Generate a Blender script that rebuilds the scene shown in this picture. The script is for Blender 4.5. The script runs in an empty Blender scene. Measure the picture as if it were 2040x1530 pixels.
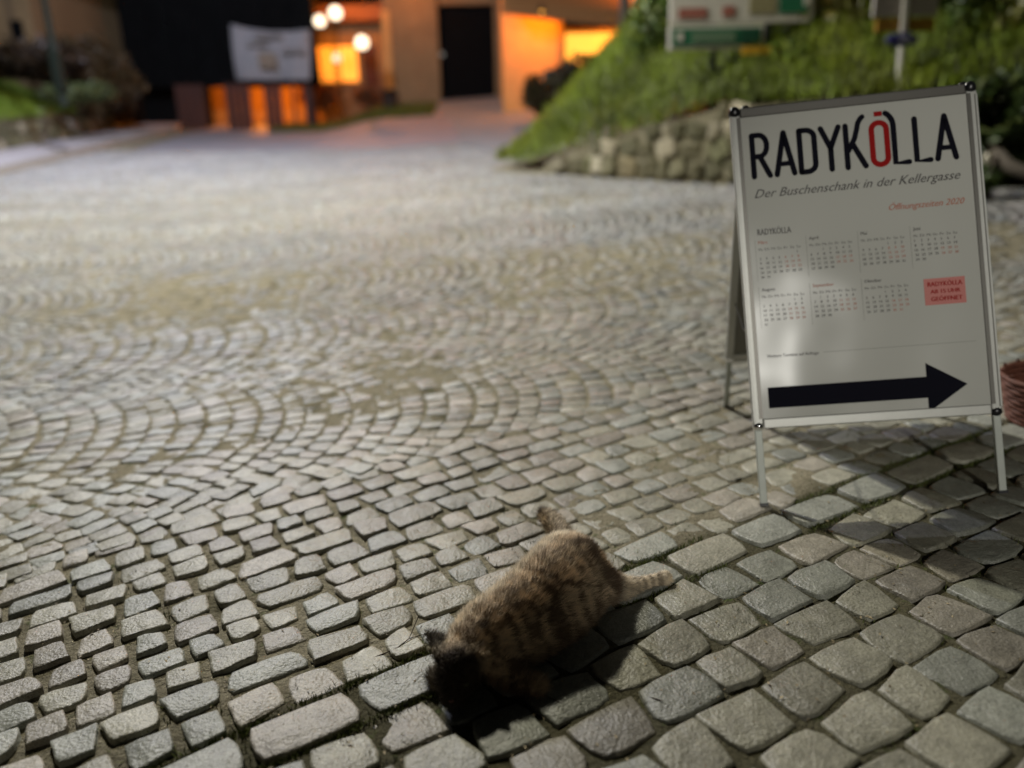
import bpy, math, random
import numpy as np
from mathutils import Vector, Matrix
rnd = random.Random(7)
rs = np.random.RandomState(11)
SC = bpy.context.scene
COL = SC.collection

# ------------------------------------------------------------------ camera, world, exposure
CH, PIT, ROL, FPX = 1.02, math.radians(18), math.radians(5), 1533.0
cd = bpy.data.cameras.new('camera'); cam = bpy.data.objects.new('camera', cd); COL.objects.link(cam)
fwd = Vector((0, math.cos(PIT), -math.sin(PIT))); up0 = Vector((0, math.sin(PIT), math.cos(PIT))); X0 = Vector((1, 0, 0))
right = math.cos(ROL) * X0 - math.sin(ROL) * up0
upv = math.sin(ROL) * X0 + math.cos(ROL) * up0
Mc = Matrix((right, upv, -fwd)).transposed().to_4x4(); Mc.translation = (0, 0, CH)
cam.matrix_world = Mc
cd.sensor_fit = 'HORIZONTAL'; cd.sensor_width = 34.6; cd.lens = 34.6 * FPX / 2040
cd.clip_start = 0.05; cd.clip_end = 400
cd.dof.use_dof = True; cd.dof.focus_distance = 1.68; cd.dof.aperture_fstop = cd.lens / 1000 / 0.0255
SC.camera = cam
SC.render.engine = 'CYCLES'
SC.cycles.use_denoising = True
SC.cycles.max_bounces = 5; SC.cycles.diffuse_bounces = 3
SC.view_settings.view_transform = 'Standard'; SC.view_settings.look = 'None'
SC.view_settings.exposure = 0.0; SC.view_settings.gamma = 1.0; SC.view_settings.use_curve_mapping = False

W = bpy.data.worlds.new('World'); SC.world = W; W.use_nodes = True
nt = W.node_tree; bg = nt.nodes['Background']
sky = nt.nodes.new('ShaderNodeTexSky'); sky.sky_type = 'NISHITA'; sky.sun_disc = False
sky.sun_elevation = math.radians(1.0); sky.sun_rotation = math.radians(200)
nt.links.new(sky.outputs[0], bg.inputs[0]); bg.inputs[1].default_value = 0.006

# ------------------------------------------------------------------ helpers
def unray(px, py):
    dx, dy = px - 1020, py - 765
    x = dx * math.cos(ROL) - dy * math.sin(ROL); y = dx * math.sin(ROL) + dy * math.cos(ROL)
    return x, FPX * math.cos(PIT) - y * math.sin(PIT), -(FPX * math.sin(PIT) + y * math.cos(PIT))
def at(px, py, Y):
    a, b, c = unray(px, py); t = Y / b
    return Vector((a * t, Y, CH + c * t))
def atz(px, py, z):
    a, b, c = unray(px, py); t = (z - CH) / c
    return Vector((a * t, b * t, z))
def sp(x, w):
    return w * np.logaddexp(0, x / w)
def gz(x, y):
    x = np.asarray(x, float); y = np.asarray(y, float)
    s = np.clip((x + 5.0) / 2.0, 0, 1); s = s * s * (3 - 2 * s)
    return .065 * sp(y - 3.4, .8) + .08 * sp(-x - 2.4, .8) + .09 * s * sp(y - 20, 1.2)
def proj(P):
    P = np.atleast_2d(P); Z = P[:, 2] - CH
    d = P[:, 1] * math.cos(PIT) - Z * math.sin(PIT); u = P[:, 1] * math.sin(PIT) + Z * math.cos(PIT)
    x = P[:, 0] / d * FPX; y = -u / d * FPX
    return 1020 + x * math.cos(ROL) + y * math.sin(ROL), 765 - x * math.sin(ROL) + y * math.cos(ROL), d

def tag(o, label=None, cat=None, group=None, kind=None):
    if label: o['label'] = label
    if cat: o['category'] = cat
    if group: o['group'] = group
    if kind: o['kind'] = kind
    return o
def empty(name, loc=(0, 0, 0), rot=(0, 0, 0)):
    o = bpy.data.objects.new(name, None); COL.objects.link(o); o.location = loc; o.rotation_euler = rot
    o.empty_display_size = .1
    return o
def link(name, me, parent=None, mat=None, loc=None):
    o = bpy.data.objects.new(name, me); COL.objects.link(o)
    if mat is not None and len(me.materials) == 0: me.materials.append(mat)
    if parent is not None: o.parent = parent
    if loc is not None: o.location = loc
    return o
def mesh_np(name, V, F, smooth=True, col=None):
    """V (n,3); F list of arrays (m,k) or one array"""
    if not isinstance(F, (list, tuple)): F = [F]
    V = np.asarray(V, np.float32)
    me = bpy.data.meshes.new(name)
    nl = sum(f.size for f in F); npoly = sum(len(f) for f in F)
    me.vertices.add(len(V)); me.vertices.foreach_set('co', V.ravel())
    me.loops.add(nl); me.loops.foreach_set('vertex_index', np.concatenate([f.ravel() for f in F]).astype(np.int32))
    me.polygons.add(npoly)
    starts = []; tot = []; s = 0
    for f in F:
        k = f.shape[1]; starts.append(s + np.arange(len(f)) * k); tot.append(np.full(len(f), k)); s += f.size
    me.polygons.foreach_set('loop_start', np.concatenate(starts).astype(np.int32))
    me.polygons.foreach_set('loop_total', np.concatenate(tot).astype(np.int32))
    me.polygons.foreach_set('use_smooth', np.full(npoly, smooth))
    me.update(calc_edges=True)
    if col is not None:
        c = np.ones((len(V), 4), np.float32); c[:, :3] = col
        a = me.color_attributes.new('tint', 'FLOAT_COLOR', 'POINT'); a.data.foreach_set('color', c.ravel())
    return me
class MB:
    def __init__(s): s.v = []; s.f = []
    def add(s, vs, fs):
        n = len(s.v); s.v += [tuple(v) for v in vs]; s.f += [tuple(i + n for i in f) for f in fs]
    def box(s, a, b, M=None):
        x0, y0, z0 = a; x1, y1, z1 = b
        vs = [Vector(p) for p in ((x0,y0,z0),(x1,y0,z0),(x1,y1,z0),(x0,y1,z0),(x0,y0,z1),(x1,y0,z1),(x1,y1,z1),(x0,y1,z1))]
        if M is not None: vs = [M @ v for v in vs]
        s.add(vs, [(0,3,2,1),(4,5,6,7),(0,1,5,4),(1,2,6,5),(2,3,7,6),(3,0,4,7)])
    def tube(s, pts, rad, n=8, cap=True):
        pts = [Vector(p) for p in pts]
        if not isinstance(rad, (list, tuple)): rad = [rad] * len(pts)
        vs = []; fs = []; ref = None
        for i, p in enumerate(pts):
            t = (pts[min(i + 1, len(pts) - 1)] - pts[max(i - 1, 0)]).normalized()
            if ref is None: ref = Vector((0, 0, 1)) if abs(t.z) < .9 else Vector((1, 0, 0))
            a = t.cross(ref).normalized(); b = t.cross(a).normalized(); ref = -b if False else ref
            for k in range(n):
                th = 2 * math.pi * k / n; vs.append(p + rad[i] * (math.cos(th) * a + math.sin(th) * b))
        for i in range(len(pts) - 1):
            for k in range(n):
                fs.append((i * n + k, i * n + (k + 1) % n, (i + 1) * n + (k + 1) % n, (i + 1) * n + k))
        if cap: fs.append(tuple(range(n))); fs.append(tuple((len(pts) - 1) * n + k for k in reversed(range(n))))
        s.add(vs, fs)
    def sphere(s, c, r, n=16, m=10):
        c = Vector(c); r = Vector(r) if hasattr(r, '__len__') else Vector((r, r, r))
        vs = [c + Vector((0, 0, r.z))]; fs = []
        for i in range(1, m):
            ph = math.pi * i / m
            for k in range(n):
                th = 2 * math.pi * k / n
                vs.append(c + Vector((r.x * math.sin(ph) * math.cos(th), r.y * math.sin(ph) * math.sin(th), r.z * math.cos(ph))))
        vs.append(c - Vector((0, 0, r.z)))
        for k in range(n): fs.append((0, 1 + k, 1 + (k + 1) % n))
        for i in range(m - 2):
            for k in range(n): fs.append((1 + i * n + k, 1 + (i + 1) * n + k, 1 + (i + 1) * n + (k + 1) % n, 1 + i * n + (k + 1) % n))
        L = len(vs) - 1
        for k in range(n): fs.append((1 + (m - 2) * n + k, L, 1 + (m - 2) * n + (k + 1) % n))
        s.add(vs, fs)
    def build(s, name, mat, parent=None, smooth=False, bevel=0):
        me = bpy.data.meshes.new(name); me.from_pydata(s.v, [], s.f); me.update()
        if smooth: me.polygons.foreach_set('use_smooth', [True] * len(me.polygons))
        o = link(name, me, parent, mat)
        if bevel:
            b = o.modifiers.new('b', 'BEVEL'); b.width = bevel; b.segments = 2; b.limit_method = 'ANGLE'
        return o

# value noise (numpy)
_perm = rs.rand(256, 256)
def vnoise(x, y, s=1.0, oct=3):
    x = np.asarray(x) * s; y = np.asarray(y) * s; out = 0; amp = 1; tot = 0
    for o in range(oct):
        xi = np.floor(x).astype(int); yi = np.floor(y).astype(int); fx = x - xi; fy = y - yi
        fx = fx * fx * (3 - 2 * fx); fy = fy * fy * (3 - 2 * fy)
        g = lambda i, j: _perm[(xi + i) & 255, (yi + j) & 255]
        out = out + amp * ((g(0,0)*(1-fx)+g(1,0)*fx)*(1-fy)+(g(0,1)*(1-fx)+g(1,1)*fx)*fy); tot += amp
        amp *= .5; x = x * 2.03 + 17; y = y * 2.03 + 5
    return out / tot

# ------------------------------------------------------------------ materials
def mat(name, color=(.5, .5, .5), rough=.7, metal=0, noise=None, bump=None, tint=False, spec=.5, emit=None, coat=0, mixcols=None, trans=0):
    m = bpy.data.materials.new(name); m.use_nodes = True; nt = m.node_tree; n = nt.nodes; l = nt.links
    b = n['Principled BSDF']
    b.inputs['Roughness'].default_value = rough; b.inputs['Metallic'].default_value = metal
    b.inputs['Specular IOR Level'].default_value = spec
    if coat: b.inputs['Coat Weight'].default_value = coat; b.inputs['Coat Roughness'].default_value = .12
    tc = n.new('ShaderNodeTexCoord')
    geo = n.new('ShaderNodeNewGeometry')
    base = None
    if tint:
        a = n.new('ShaderNodeAttribute'); a.attribute_name = 'tint'; base = a.outputs['Color']
    else:
        r = n.new('ShaderNodeRGB'); r.outputs[0].default_value = (*color, 1); base = r.outputs[0]
    if mixcols:   # list of (scale, color, lo, hi)
        for (sc, c2, lo, hi) in mixcols:
            t = n.new('ShaderNodeTexNoise'); t.inputs['Scale'].default_value = sc; t.inputs['Detail'].default_value = 5
            l.new(geo.outputs['Position'], t.inputs['Vector'])
            mr = n.new('ShaderNodeMapRange'); mr.inputs[1].default_value = lo; mr.inputs[2].default_value = hi
            l.new(t.outputs[0], mr.inputs[0])
            mx = n.new('ShaderNodeMix'); mx.data_type = 'RGBA'; l.new(mr.outputs[0], mx.inputs[0]); l.new(base, mx.inputs[6])
            mx.inputs[7].default_value = (*c2, 1); base = mx.outputs[2]
    if noise:     # (scale, amount) multiplicative variation
        for (sc, am) in noise:
            t = n.new('ShaderNodeTexNoise'); t.inputs['Scale'].default_value = sc; t.inputs['Detail'].default_value = 6; t.inputs['Roughness'].default_value = .65
            l.new(geo.outputs['Position'], t.inputs['Vector'])
            mr = n.new('ShaderNodeMapRange'); mr.inputs[1].default_value = .25; mr.inputs[2].default_value = .75
            mr.inputs[3].default_value = 1 - am; mr.inputs[4].default_value = 1 + am
            l.new(t.outputs[0], mr.inputs[0])
            mx = n.new('ShaderNodeMix'); mx.data_type = 'RGBA'; mx.blend_type = 'MULTIPLY'; mx.inputs[0].default_value = 1
            cb = n.new('ShaderNodeCombineColor')
            for i in range(3): l.new(mr.outputs[0], cb.inputs[i])
            l.new(base, mx.inputs[6]); l.new(cb.outputs[0], mx.inputs[7]); base = mx.outputs[2]
    l.new(base, b.inputs['Base Color'])
    prev = None
    if bump:      # (scale, strength, distance)
        for (sc, st, di) in bump:
            t = n.new('ShaderNodeTexNoise'); t.inputs['Scale'].default_value = sc; t.inputs['Detail'].default_value = 5
            l.new(geo.outputs['Position'], t.inputs['Vector'])
            bp = n.new('ShaderNodeBump'); bp.inputs['Strength'].default_value = st; bp.inputs['Distance'].default_value = di
            l.new(t.outputs[0], bp.inputs['Height'])
            if prev is not None: l.new(prev, bp.inputs['Normal'])
            prev = bp.outputs[0]
        l.new(prev, b.inputs['Normal'])
    if emit:
        b.inputs['Emission Color'].default_value = (*emit[0], 1); b.inputs['Emission Strength'].default_value = emit[1]
    return m

M = {}
M['stone'] = mat('granite', tint=True, rough=.46, spec=.55, noise=[(60, .22), (300, .5), (14, .28)], bump=[(22, .7, .010), (150, .8, .0035)])
M['joint'] = mat('joint_sand', tint=True, rough=.95, spec=.2,
                 mixcols=[(9, (.10, .09, .05), .50, .70), (24, (.06, .085, .02), .60, .74)], noise=[(120, .35), (400, .4)], bump=[(90, 1, .01), (300, .8, .004)])
M['farroad'] = mat('far_road', (.27, .265, .28), rough=.6, noise=[(6, .12), (1.2, .12)], bump=[(14, .8, .03)])
M['walk'] = mat('walk', (.24, .265, .27), rough=.75, noise=[(2, .12), (30, .1)], bump=[(40, .5, .01)])
M['fpath'] = mat('footpath', (.46, .44, .44), rough=.7, noise=[(2, .12), (30, .1)], bump=[(40, .5, .01)])
M['kerb'] = mat('kerb', (.36, .34, .30), rough=.85, noise=[(12, .25)], bump=[(30, .6, .01)])
M['soil'] = mat('soil', (.06, .07, .025), rough=.95, noise=[(3, .4), (20, .3)], bump=[(12, 1, .05)])
M['grass'] = mat('grass', tint=True, rough=.6, spec=.3)
M['leaf'] = mat('leaf', tint=True, rough=.5, spec=.4)
M['bark'] = mat('bark', (.06, .045, .03), rough=.9, noise=[(20, .4)], bump=[(30, 1, .02)])
M['wallstone'] = mat('wall_stone', tint=True, rough=.85, spec=.3, noise=[(14, .3), (60, .2)], bump=[(18, .8, .02)])
M['mortar'] = mat('mortar', (.15, .135, .085), rough=.95, noise=[(15, .4)], bump=[(20, 1, .03)])
M['alu'] = mat('aluminium', (.40, .40, .37), rough=.42, metal=.35, noise=[(40, .05)])
M['alud'] = mat('aluminium_channel', (.10, .095, .085), rough=.4, metal=.7)
M['chrome'] = mat('chrome', (.8, .8, .8), rough=.12, metal=1)
M['black'] = mat('black_plastic', (.012, .012, .014), rough=.3)
M['ink'] = mat('ink', (.006, .006, .012), rough=.8, spec=.1)
M['red'] = mat('red_ink', (.33, .012, .012), rough=.8, spec=.1)
M['inkg'] = mat('grey_ink', (.045, .04, .035), rough=.5)
M['inkr'] = mat('rust_ink', (.42, .13, .07), rough=.5)
M['inkp'] = mat('pale_red', (.55, .16, .13), rough=.5)
M['paper'] = mat('poster_paper', (.60, .60, .55), rough=.5, spec=.4, noise=[(4, .03)])
M['greyback'] = mat('grey_back', (.15, .145, .12), rough=.6)
M['white'] = mat('white_paint', (.62, .60, .55), rough=.6, noise=[(8, .06)])
M['pole'] = mat('galvanised', (.38, .4, .36), rough=.5, metal=.3, noise=[(10, .1)])
M['dkpole'] = mat('dark_green_pole', (.008, .013, .009), rough=.7, spec=.2)
M['green'] = mat('sign_green', (.02, .16, .08), rough=.5)
M['dgreen'] = mat('sign_dark_green', (.01, .07, .04), rough=.5)
M['yellow'] = mat('sign_yellow', (.62, .36, .03), rough=.5)
M['yellowd'] = mat('sign_ochre', (.36, .2, .02), rough=.5)
M['blue'] = mat('sign_blue', (.03, .03, .16), rough=.5)
M['pinkred'] = mat('sign_faded_red', (.36, .13, .10), rough=.6)
M['olive'] = mat('sign_olive', (.3, .27, .15), rough=.6)
M['plaster'] = mat('plaster', (.50, .29, .10), rough=.9, noise=[(1.5, .15), (8, .08)], bump=[(10, .4, .02)])
M['plasterd'] = mat('old_plaster', (.19, .13, .065), rough=.9, noise=[(1.2, .25), (7, .15)], bump=[(8, .5, .02)])
M['darkwood'] = mat('dark_wood', (.018, .012, .01), rough=.8, noise=[(5, .3)], bump=[(12, .4, .02)])
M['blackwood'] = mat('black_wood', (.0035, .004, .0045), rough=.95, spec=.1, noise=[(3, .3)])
M['redwood'] = mat('red_brown_wood', (.05, .014, .008), rough=.75, noise=[(6, .3)], bump=[(14, .4, .02)])
M['roof'] = mat('roof_tiles', (.10, .045, .03), rough=.85, noise=[(4, .3)], bump=[(6, .8, .05)])
M['banner'] = mat('banner_cloth', (.25, .25, .27), rough=.8, noise=[(2, .08)])
M['bannerp'] = mat('banner_print', (.19, .185, .19), rough=.8)
M['bannerb'] = mat('banner_brown', (.20, .16, .12), rough=.8)
M['wicker'] = mat('wicker', (.13, .045, .025), rough=.7, noise=[(50, .3)])
M['cream'] = mat('cream_ceramic', (.62, .58, .45), rough=.4)
M['fur'] = mat('fur', tint=True, rough=.75, spec=.25)
M['skin'] = mat('cat_coat', tint=True, rough=.85, spec=.2, bump=[(220, 1, .004)])
M['twig'] = mat('twig', (.05, .03, .018), rough=.85)
M['globe'] = mat('lit_globe', (1, .9, .7), emit=((1, .82, .56), 2.4))
M['globe2'] = mat('lit_globe_dim', (1, .9, .7), emit=((1, .75, .5), 1.0))
M['sodium'] = mat('sodium_lens', (1, .5, .1), emit=((1, .42, .06), 8.0))
M['neutral'] = mat('street_lens', (1, 1, 1), emit=((1, .95, .85), 25.0))
M['litrecess'] = mat('recess_glow', (1, .5, .1), emit=((1, .34, .03), 1.15))
M['litrecess2'] = mat('bright_lit_window', (1, .6, .1), emit=((1, .46, .06), 1.6))
M['eye'] = mat('eye', (.03, .035, .01), rough=.1)

# ------------------------------------------------------------------ lights held by real lamps
def point(name, loc, power, color, r=.1, parent=None):
    ld = bpy.data.lights.new(name, 'POINT'); ld.energy = power; ld.color = color; ld.shadow_soft_size = r
    o = bpy.data.objects.new(name, ld); COL.objects.link(o); o.location = loc
    if parent is not None: o.parent = parent
    return o
LEAN = math.radians(3.5)     # plumb line on this sloping street

def street_lamp(loc, height, reach, power, color, label, thin=.05, lens='neutral', lr=.09):
    r = empty('street_lamp', loc, (0, LEAN, 0)); tag(r, label, 'street lamp')
    b = MB(); b.tube([(0, 0, -.3), (0, 0, 1.2), (0, 0, height)], [.07, .055, thin], 12); b.build('pole', M['dkpole'], r, True)
    b = MB(); b.box((-.085, -.085, -.05), (.085, .085, .7)); b.build('pole_base', M['dkpole'], r, bevel=.01)
    rx, ry = reach
    b = MB(); b.tube([(0, 0, height - .3), (rx * .3, ry * .3, height + .15), (rx, ry, height + .2)], .03, 8); b.build('arm', M['pole'], r, True)
    u = Vector((rx, ry, 0)).normalized()
    b = MB(); b.sphere((rx + u.x * .3, ry + u.y * .3, height + .22), (.38, .2, .09), 16, 8)
    h = b.build('lamp_head', M['pole'], r, True)
    b = MB(); b.sphere((rx + u.x * .3, ry + u.y * .3, height + .14), (.22, .13, .05), 14, 6)
    b.build('lamp_lens', M[lens], h, True)
    point('lamp_light', (rx + u.x * .3, ry + u.y * .3, height - .02), power, color, lr, r)
    return r

KEYC = (1.0, .95, .79)
# key lamp hung on a span wire over the street, left ahead of the camera, out of the picture at the top
def hanging_lamp():
    p = Vector((-2.5, 7.9, 6.7))
    r = empty('hanging_street_lamp', p); tag(r, 'street lamp hung on a wire high over the cobbled street', 'street lamp')
    b = MB(); b.tube([(0, 0, .55), (0, 0, .18)], .012, 6); b.build('hanger', M['dkpole'], r)
    b = MB(); b.tube([(0, 0, .2), (0, 0, .12), (0, 0, .02)], [.06, .2, .24], 16); b.build('lamp_shade', M['pole'], r, True)
    b = MB(); b.sphere((0, 0, .0), (.17, .17, .07), 16, 8); b.build('lamp_lens', M['neutral'], r, True)
    point('lamp_light', (0, 0, -.12), 2750, KEYC, .10, r)
    w = empty('span_wire', (0, 0, 0)); tag(w, 'thin span wire carrying the hanging street lamp', 'wire')
    b = MB(); b.tube([(-9.4, 12.3, 8.2), (-6.0, 10.1, 7.6), (-2.5, 7.9, 7.26), (2.8, 4.5, 7.8), (8.5, .9, 8.3)], .006, 6); b.build('cable', M['black'], w)
hanging_lamp()

# ------------------------------------------------------------------ ground sheet (sand between the stones)
B0 = np.array([-.44, 1.19]); UA = math.radians(27.5)
ud = np.array([math.cos(UA), math.sin(UA)]); vd = np.array([-math.sin(UA), math.cos(UA)])
def uv_of(x, y):
    a = x - B0[0]; b = y - B0[1]
    u = a * ud[0] + b * ud[1]; v = a * vd[0] + b * vd[1]
    q_ = np.clip(u, -1.5, 3.2); return u, v + .035 * (q_ - .8) * (q_ - .8) * .5     # the border bends a little
def xy_of(u, v):
    q_ = np.clip(u, -1.5, 3.2); v = v - .035 * (q_ - .8) * (q_ - .8) * .5
    return B0[0] + u * ud[0] + v * vd[0], B0[1] + u * ud[1] + v * vd[1]
def joint_depth(x, y):
    u, v = uv_of(x, y)
    d = np.where(v < .06, .0078, np.where(v < 1.0, .0052, .0035))
    k = np.clip((v - .9) / .5, 0, 1); d = np.where(v > .06, .0052 * (1 - k) + .0035 * k, d)
    left = np.clip((-u - .0) / .5, 0, 1) * (v < 1.0) * (v > .0)
    d = d + .007 * left * np.clip((1.0 - v) * 3, 0, 1)
    return d
def axis_pts(lo, hi, f0, f1, fine, grow=1.13):
    mid = list(np.arange(f0, f1, fine)); a = []; s = fine; x = mid[-1]
    while x < hi: s *= grow; x += s; a.append(x)
    c = []; s = fine; x = mid[0]
    while x > lo: s *= grow; x -= s; c.append(x)
    return np.array(c[::-1] + mid + a)
xs = axis_pts(-90, 90, -2.1, 2.3, .013); ys = axis_pts(-40, 120, .75, 3.9, .013)
GX, GY = np.meshgrid(xs, ys)
near = ((GX > -3.2) & (GX < 3.5) & (GY > .3) & (GY < 6))
gn = vnoise(GX, GY, 14, 3) - .5; gn2 = vnoise(GX + 3, GY, 55, 2) - .5
GZ = gz(GX, GY) - joint_depth(GX, GY) + np.where(near, gn * .009 + gn2 * .005, -.005)
V = np.stack([GX, GY, GZ], -1).reshape(-1, 3)
nx, ny = len(xs), len(ys); idx = np.arange(nx * ny).reshape(ny, nx)
F = np.stack([idx[:-1, :-1], idx[:-1, 1:], idx[1:, 1:], idx[1:, :-1]], -1).reshape(-1, 4)
uu_, vv_ = uv_of(V[:, 0], V[:, 1]); sk = np.clip((vv_ - .03) / .12, 0, 1)[:, None]; lk_ = (np.clip((-uu_ + .2) / .8, 0, 1) * np.clip((1.05 - vv_) * 2.5, 0, 1))[:, None]
jc = np.array([.085, .078, .045]) * (1 - sk) + np.array([.29, .26, .18]) * sk; jc = jc * (1 - .35 * lk_)
g = link('ground', mesh_np('ground', V, F, True, jc), None, M['joint']); tag(g, kind='structure')

# ------------------------------------------------------------------ stones
NA = 12
ANG = np.radians(np.array([20, 45, 70, 110, 135, 160, 200, 225, 250, 290, 315, 340], float))
def stone_verts(cx, cy, ang, a, b, h, rough=.05, dome=.0035, fine=True):
    """arrays of n stones -> V (n, k, 3), faces for one stone"""
    n = len(cx); c = np.cos(ANG)[None]; s = np.sin(ANG)[None]
    p = 9.0; r = 1 / (np.abs(c) ** p + np.abs(s) ** p) ** (1 / p)
    r = r * (1 + rs.uniform(-rough, rough * .6, (n, NA)))
    px = c * r; py = s * r
    k1, k2, k3, k4 = [rs.uniform(-rough * 2, rough * 2, (n, 1)) for _ in range(4)]
    px2 = px * (1 + k1 * py) + k3 * .5 * py; py2 = py * (1 + k2 * px) + k4 * .5 * px
    rings = []
    tx = rs.uniform(-.045, .045, (n, 1)); ty = rs.uniform(-.045, .045, (n, 1))
    spec = [(0, -.045, 0), (0, -.0036, 0), (.0018, -.0009, 0), (.006, .0, 1)] if fine else [(0, -.03, 0), (.003, -.002, 0)]
    for (sc, dz, _) in spec:
        insx = a[:, None] - sc; insy = b[:, None] - sc
        lx = px2 * insx; ly = py2 * insy
        X = cx[:, None] + lx * np.cos(ang)[:, None] - ly * np.sin(ang)[:, None]
        Y = cy[:, None] + lx * np.sin(ang)[:, None] + ly * np.cos(ang)[:, None]
        jit = rs.uniform(-.0012, .0012, (n, NA)) if dz > -.02 else 0
        Z = h[:, None] + dz + (lx * tx + ly * ty if dz > -.02 else 0 * lx) + jit
        rings.append(np.stack([X, Y, Z], -1))
    Vt = np.concatenate(rings, 1)
    F4 = []; F3 = None
    for q in range(len(rings) - 1):
        for i in range(NA): F4.append((q * NA + i, q * NA + (i + 1) % NA, (q + 1) * NA + (i + 1) % NA, (q + 1) * NA + i))
    F4 = np.array(F4); top = np.array([[(len(rings) - 1) * NA + i for i in range(NA)]])
    return Vt, F4, top
def tints(n, warm=.0, lo=.24, hi=.36):
    l = rs.uniform(lo, hi, (n, 1)); c = np.ones((n, 3)) * l
    t = rs.rand(n)
    c *= np.where(t[:, None] < .2, np.array([[1.06, .99, .90]]), np.where(t[:, None] < .45, np.array([[.96, 1.0, .95]]), np.array([[1.02, 1.0, .87]])))
    return c
def place_stones(rootname, partname, data, nparts, stuffname, mat_):
    """data: cx,cy,ang,a,b,h,tint ; the largest in the photo become parts"""
    cx, cy, ang, a, b, h, tn, rg = data
    px, py, d = proj(np.stack([cx, cy, h], 1))
    inside = (px > -60) & (px < 2100) & (py > -20) & (py < 1600) & (d > 0)
    size = np.where(inside, a * b / d ** 3, 0)
    order = np.argsort(-size); k = min(nparts, int(inside.sum()))
    big = order[:k]; rest = order[k:]
    root = rootname
    Vt, F4, top = stone_verts(cx[big], cy[big], ang[big], a[big], b[big], h[big], rough=rg)
    for i in range(k):
        c0 = np.array([cx[big[i]], cy[big[i]], h[big[i]]])
        me = mesh_np(partname, Vt[i] - c0, [F4, top], True, np.repeat(tn[big[i]][None], Vt.shape[1], 0))
        link(partname, me, root, mat_, c0)
    if len(rest):
        dist = d[rest]
        for fine, sel in ((True, rest[(dist < 4.5)]), (False, rest[(dist >= 4.5)])):
            if not len(sel): continue
            Vt, F4, top = stone_verts(cx[sel], cy[sel], ang[sel], a[sel], b[sel], h[sel], rough=rg, fine=fine)
            n, kk = Vt.shape[:2]; off = (np.arange(n) * kk)[:, None, None]
            Fq = (F4[None] + off).reshape(-1, 4); Ft = (top[None] + off).reshape(-1, NA)
            me = mesh_np(stuffname, Vt.reshape(-1, 3), [Fq, Ft], True, np.repeat(tn[sel], kk, 0))
            o = link(stuffname, me, root, mat_); tag(o, kind='stuff')

# footpath of larger setts, lower right
rootp = empty('pavement'); tag(rootp, kind='structure')
L = []
v = -.06
row = 0
while v > -1.35:
    hgt = rs.uniform(.108, .126); u = -.9 + rs.uniform(0, .1)
    while u < 7.5:
        w = rs.uniform(.105, .155)
        L.append((u + w / 2, v - hgt / 2, w, hgt)); u += w
    v -= hgt; row += 1
L = np.array(L); jw = rs.uniform(.003, .0065, len(L))
wob = .012 * np.sin(L[:, 0] * 3.1 + L[:, 1] * 2)
cx, cy = xy_of(L[:, 0], L[:, 1] + wob)
ang = UA + rs.uniform(-.05, .05, len(L)) - .035 * (L[:, 0] - .8)
keep = (cy > .35)
z = gz(cx, cy) + rs.uniform(-.004, .004, len(L))
tn = tints(len(L), lo=.15, hi=.28) * np.array([1.02, 1.0, .86])
place_stones(rootp, 'sett', [q[keep] for q in (cx, cy, ang, L[:, 2] / 2 - jw, L[:, 3] / 2 - jw, z, tn)] + [.07], 300, 'distant_setts', M['stone'])

# border course of long slabs
rootb = empty('kerb_course'); tag(rootb, kind='structure')
L = []; u = -.75
for w in ([.2, .17, .24, .2, .19, .2, .16, .19, .2, .16, .2, .18, .2, .17, .2, .2, .2] + [.2, .18] * 22):
    L.append((u + w / 2, -.001, w, .112)); u += w + .012
L = np.array(L); cx, cy = xy_of(L[:, 0], L[:, 1] + rs.uniform(-.004, .004, len(L)))
ang = UA - .035 * (L[:, 0] - .8) + rs.uniform(-.03, .03, len(L))
place_stones(rootb, 'border_slab', [cx, cy, ang, L[:, 2] / 2 - .004, L[:, 3] / 2 - .004, gz(cx, cy) + .002 + rs.uniform(-.002, .003, len(L)), tints(len(L), lo=.28, hi=.34) * np.array([1.02, 1.0, .90]), .035], 60, 'slabs', M['stone'])

# carriageway: courses beside the border, then segmental arches
rootr = empty('cobbled_street'); tag(rootr, kind='structure')
S = []
CA = math.radians(10); cw = np.array([math.cos(CA), math.sin(CA)]); cn = np.array([-math.sin(CA), math.cos(CA)])
VR = 1.0
v = .062
while v < VR - .02:
    hgt = rs.uniform(.080, .098); u = -3.2 + rs.uniform(0, .1)
    while u < 10.5:
        big = rs.rand() < .14
        w = rs.uniform(.13, .17) if big else rs.uniform(.075, .118)
        loose = min(1, max(0, (-u + .5)))
        jw = rs.uniform(.003, .0065) + .0065 * loose * rs.rand()
        x, y = xy_of(u + w / 2, v + hgt / 2 + rs.uniform(-.006, .006))
        S.append((x, y, UA + rs.uniform(-.07, .07) - .03 * (u - .8), w / 2 - jw, hgt / 2 - jw * .8, 0))
        u += w
    v += hgt
WC = 1.26; R = WC / 2 / math.sin(math.radians(46))
n0 = 1.08
for col in range(-4, 18):
    nc = n0 + WC * (col + .5)
    w0 = -30 + rs.uniform(0, .1)
    while w0 < 22:
        th = rs.uniform(.078, .112)
        if abs(w0) < 1.1 * (nc + 2) + 3:
            a0 = -math.radians(46) + rs.uniform(0, .04)
            while a0 < math.radians(46):
                ln = rs.uniform(.058, .09); da = ln / R
                am = a0 + da / 2
                if am < math.radians(48):
                    wx = w0 + R * math.cos(am) - R; nn = nc + R * math.sin(am)
                    x = wx * cw[0] + nn * cn[0]; y = wx * cw[1] + nn * cn[1]
                    jw = rs.uniform(.003, .006)
                    # local x = radial
                    S.append((x, y, CA + am + rs.uniform(-.06, .06), th / 2 - jw, ln / 2 - jw * .8, 1))
                a0 += da
        w0 += th * 1.0
S = np.array(S)
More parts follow.
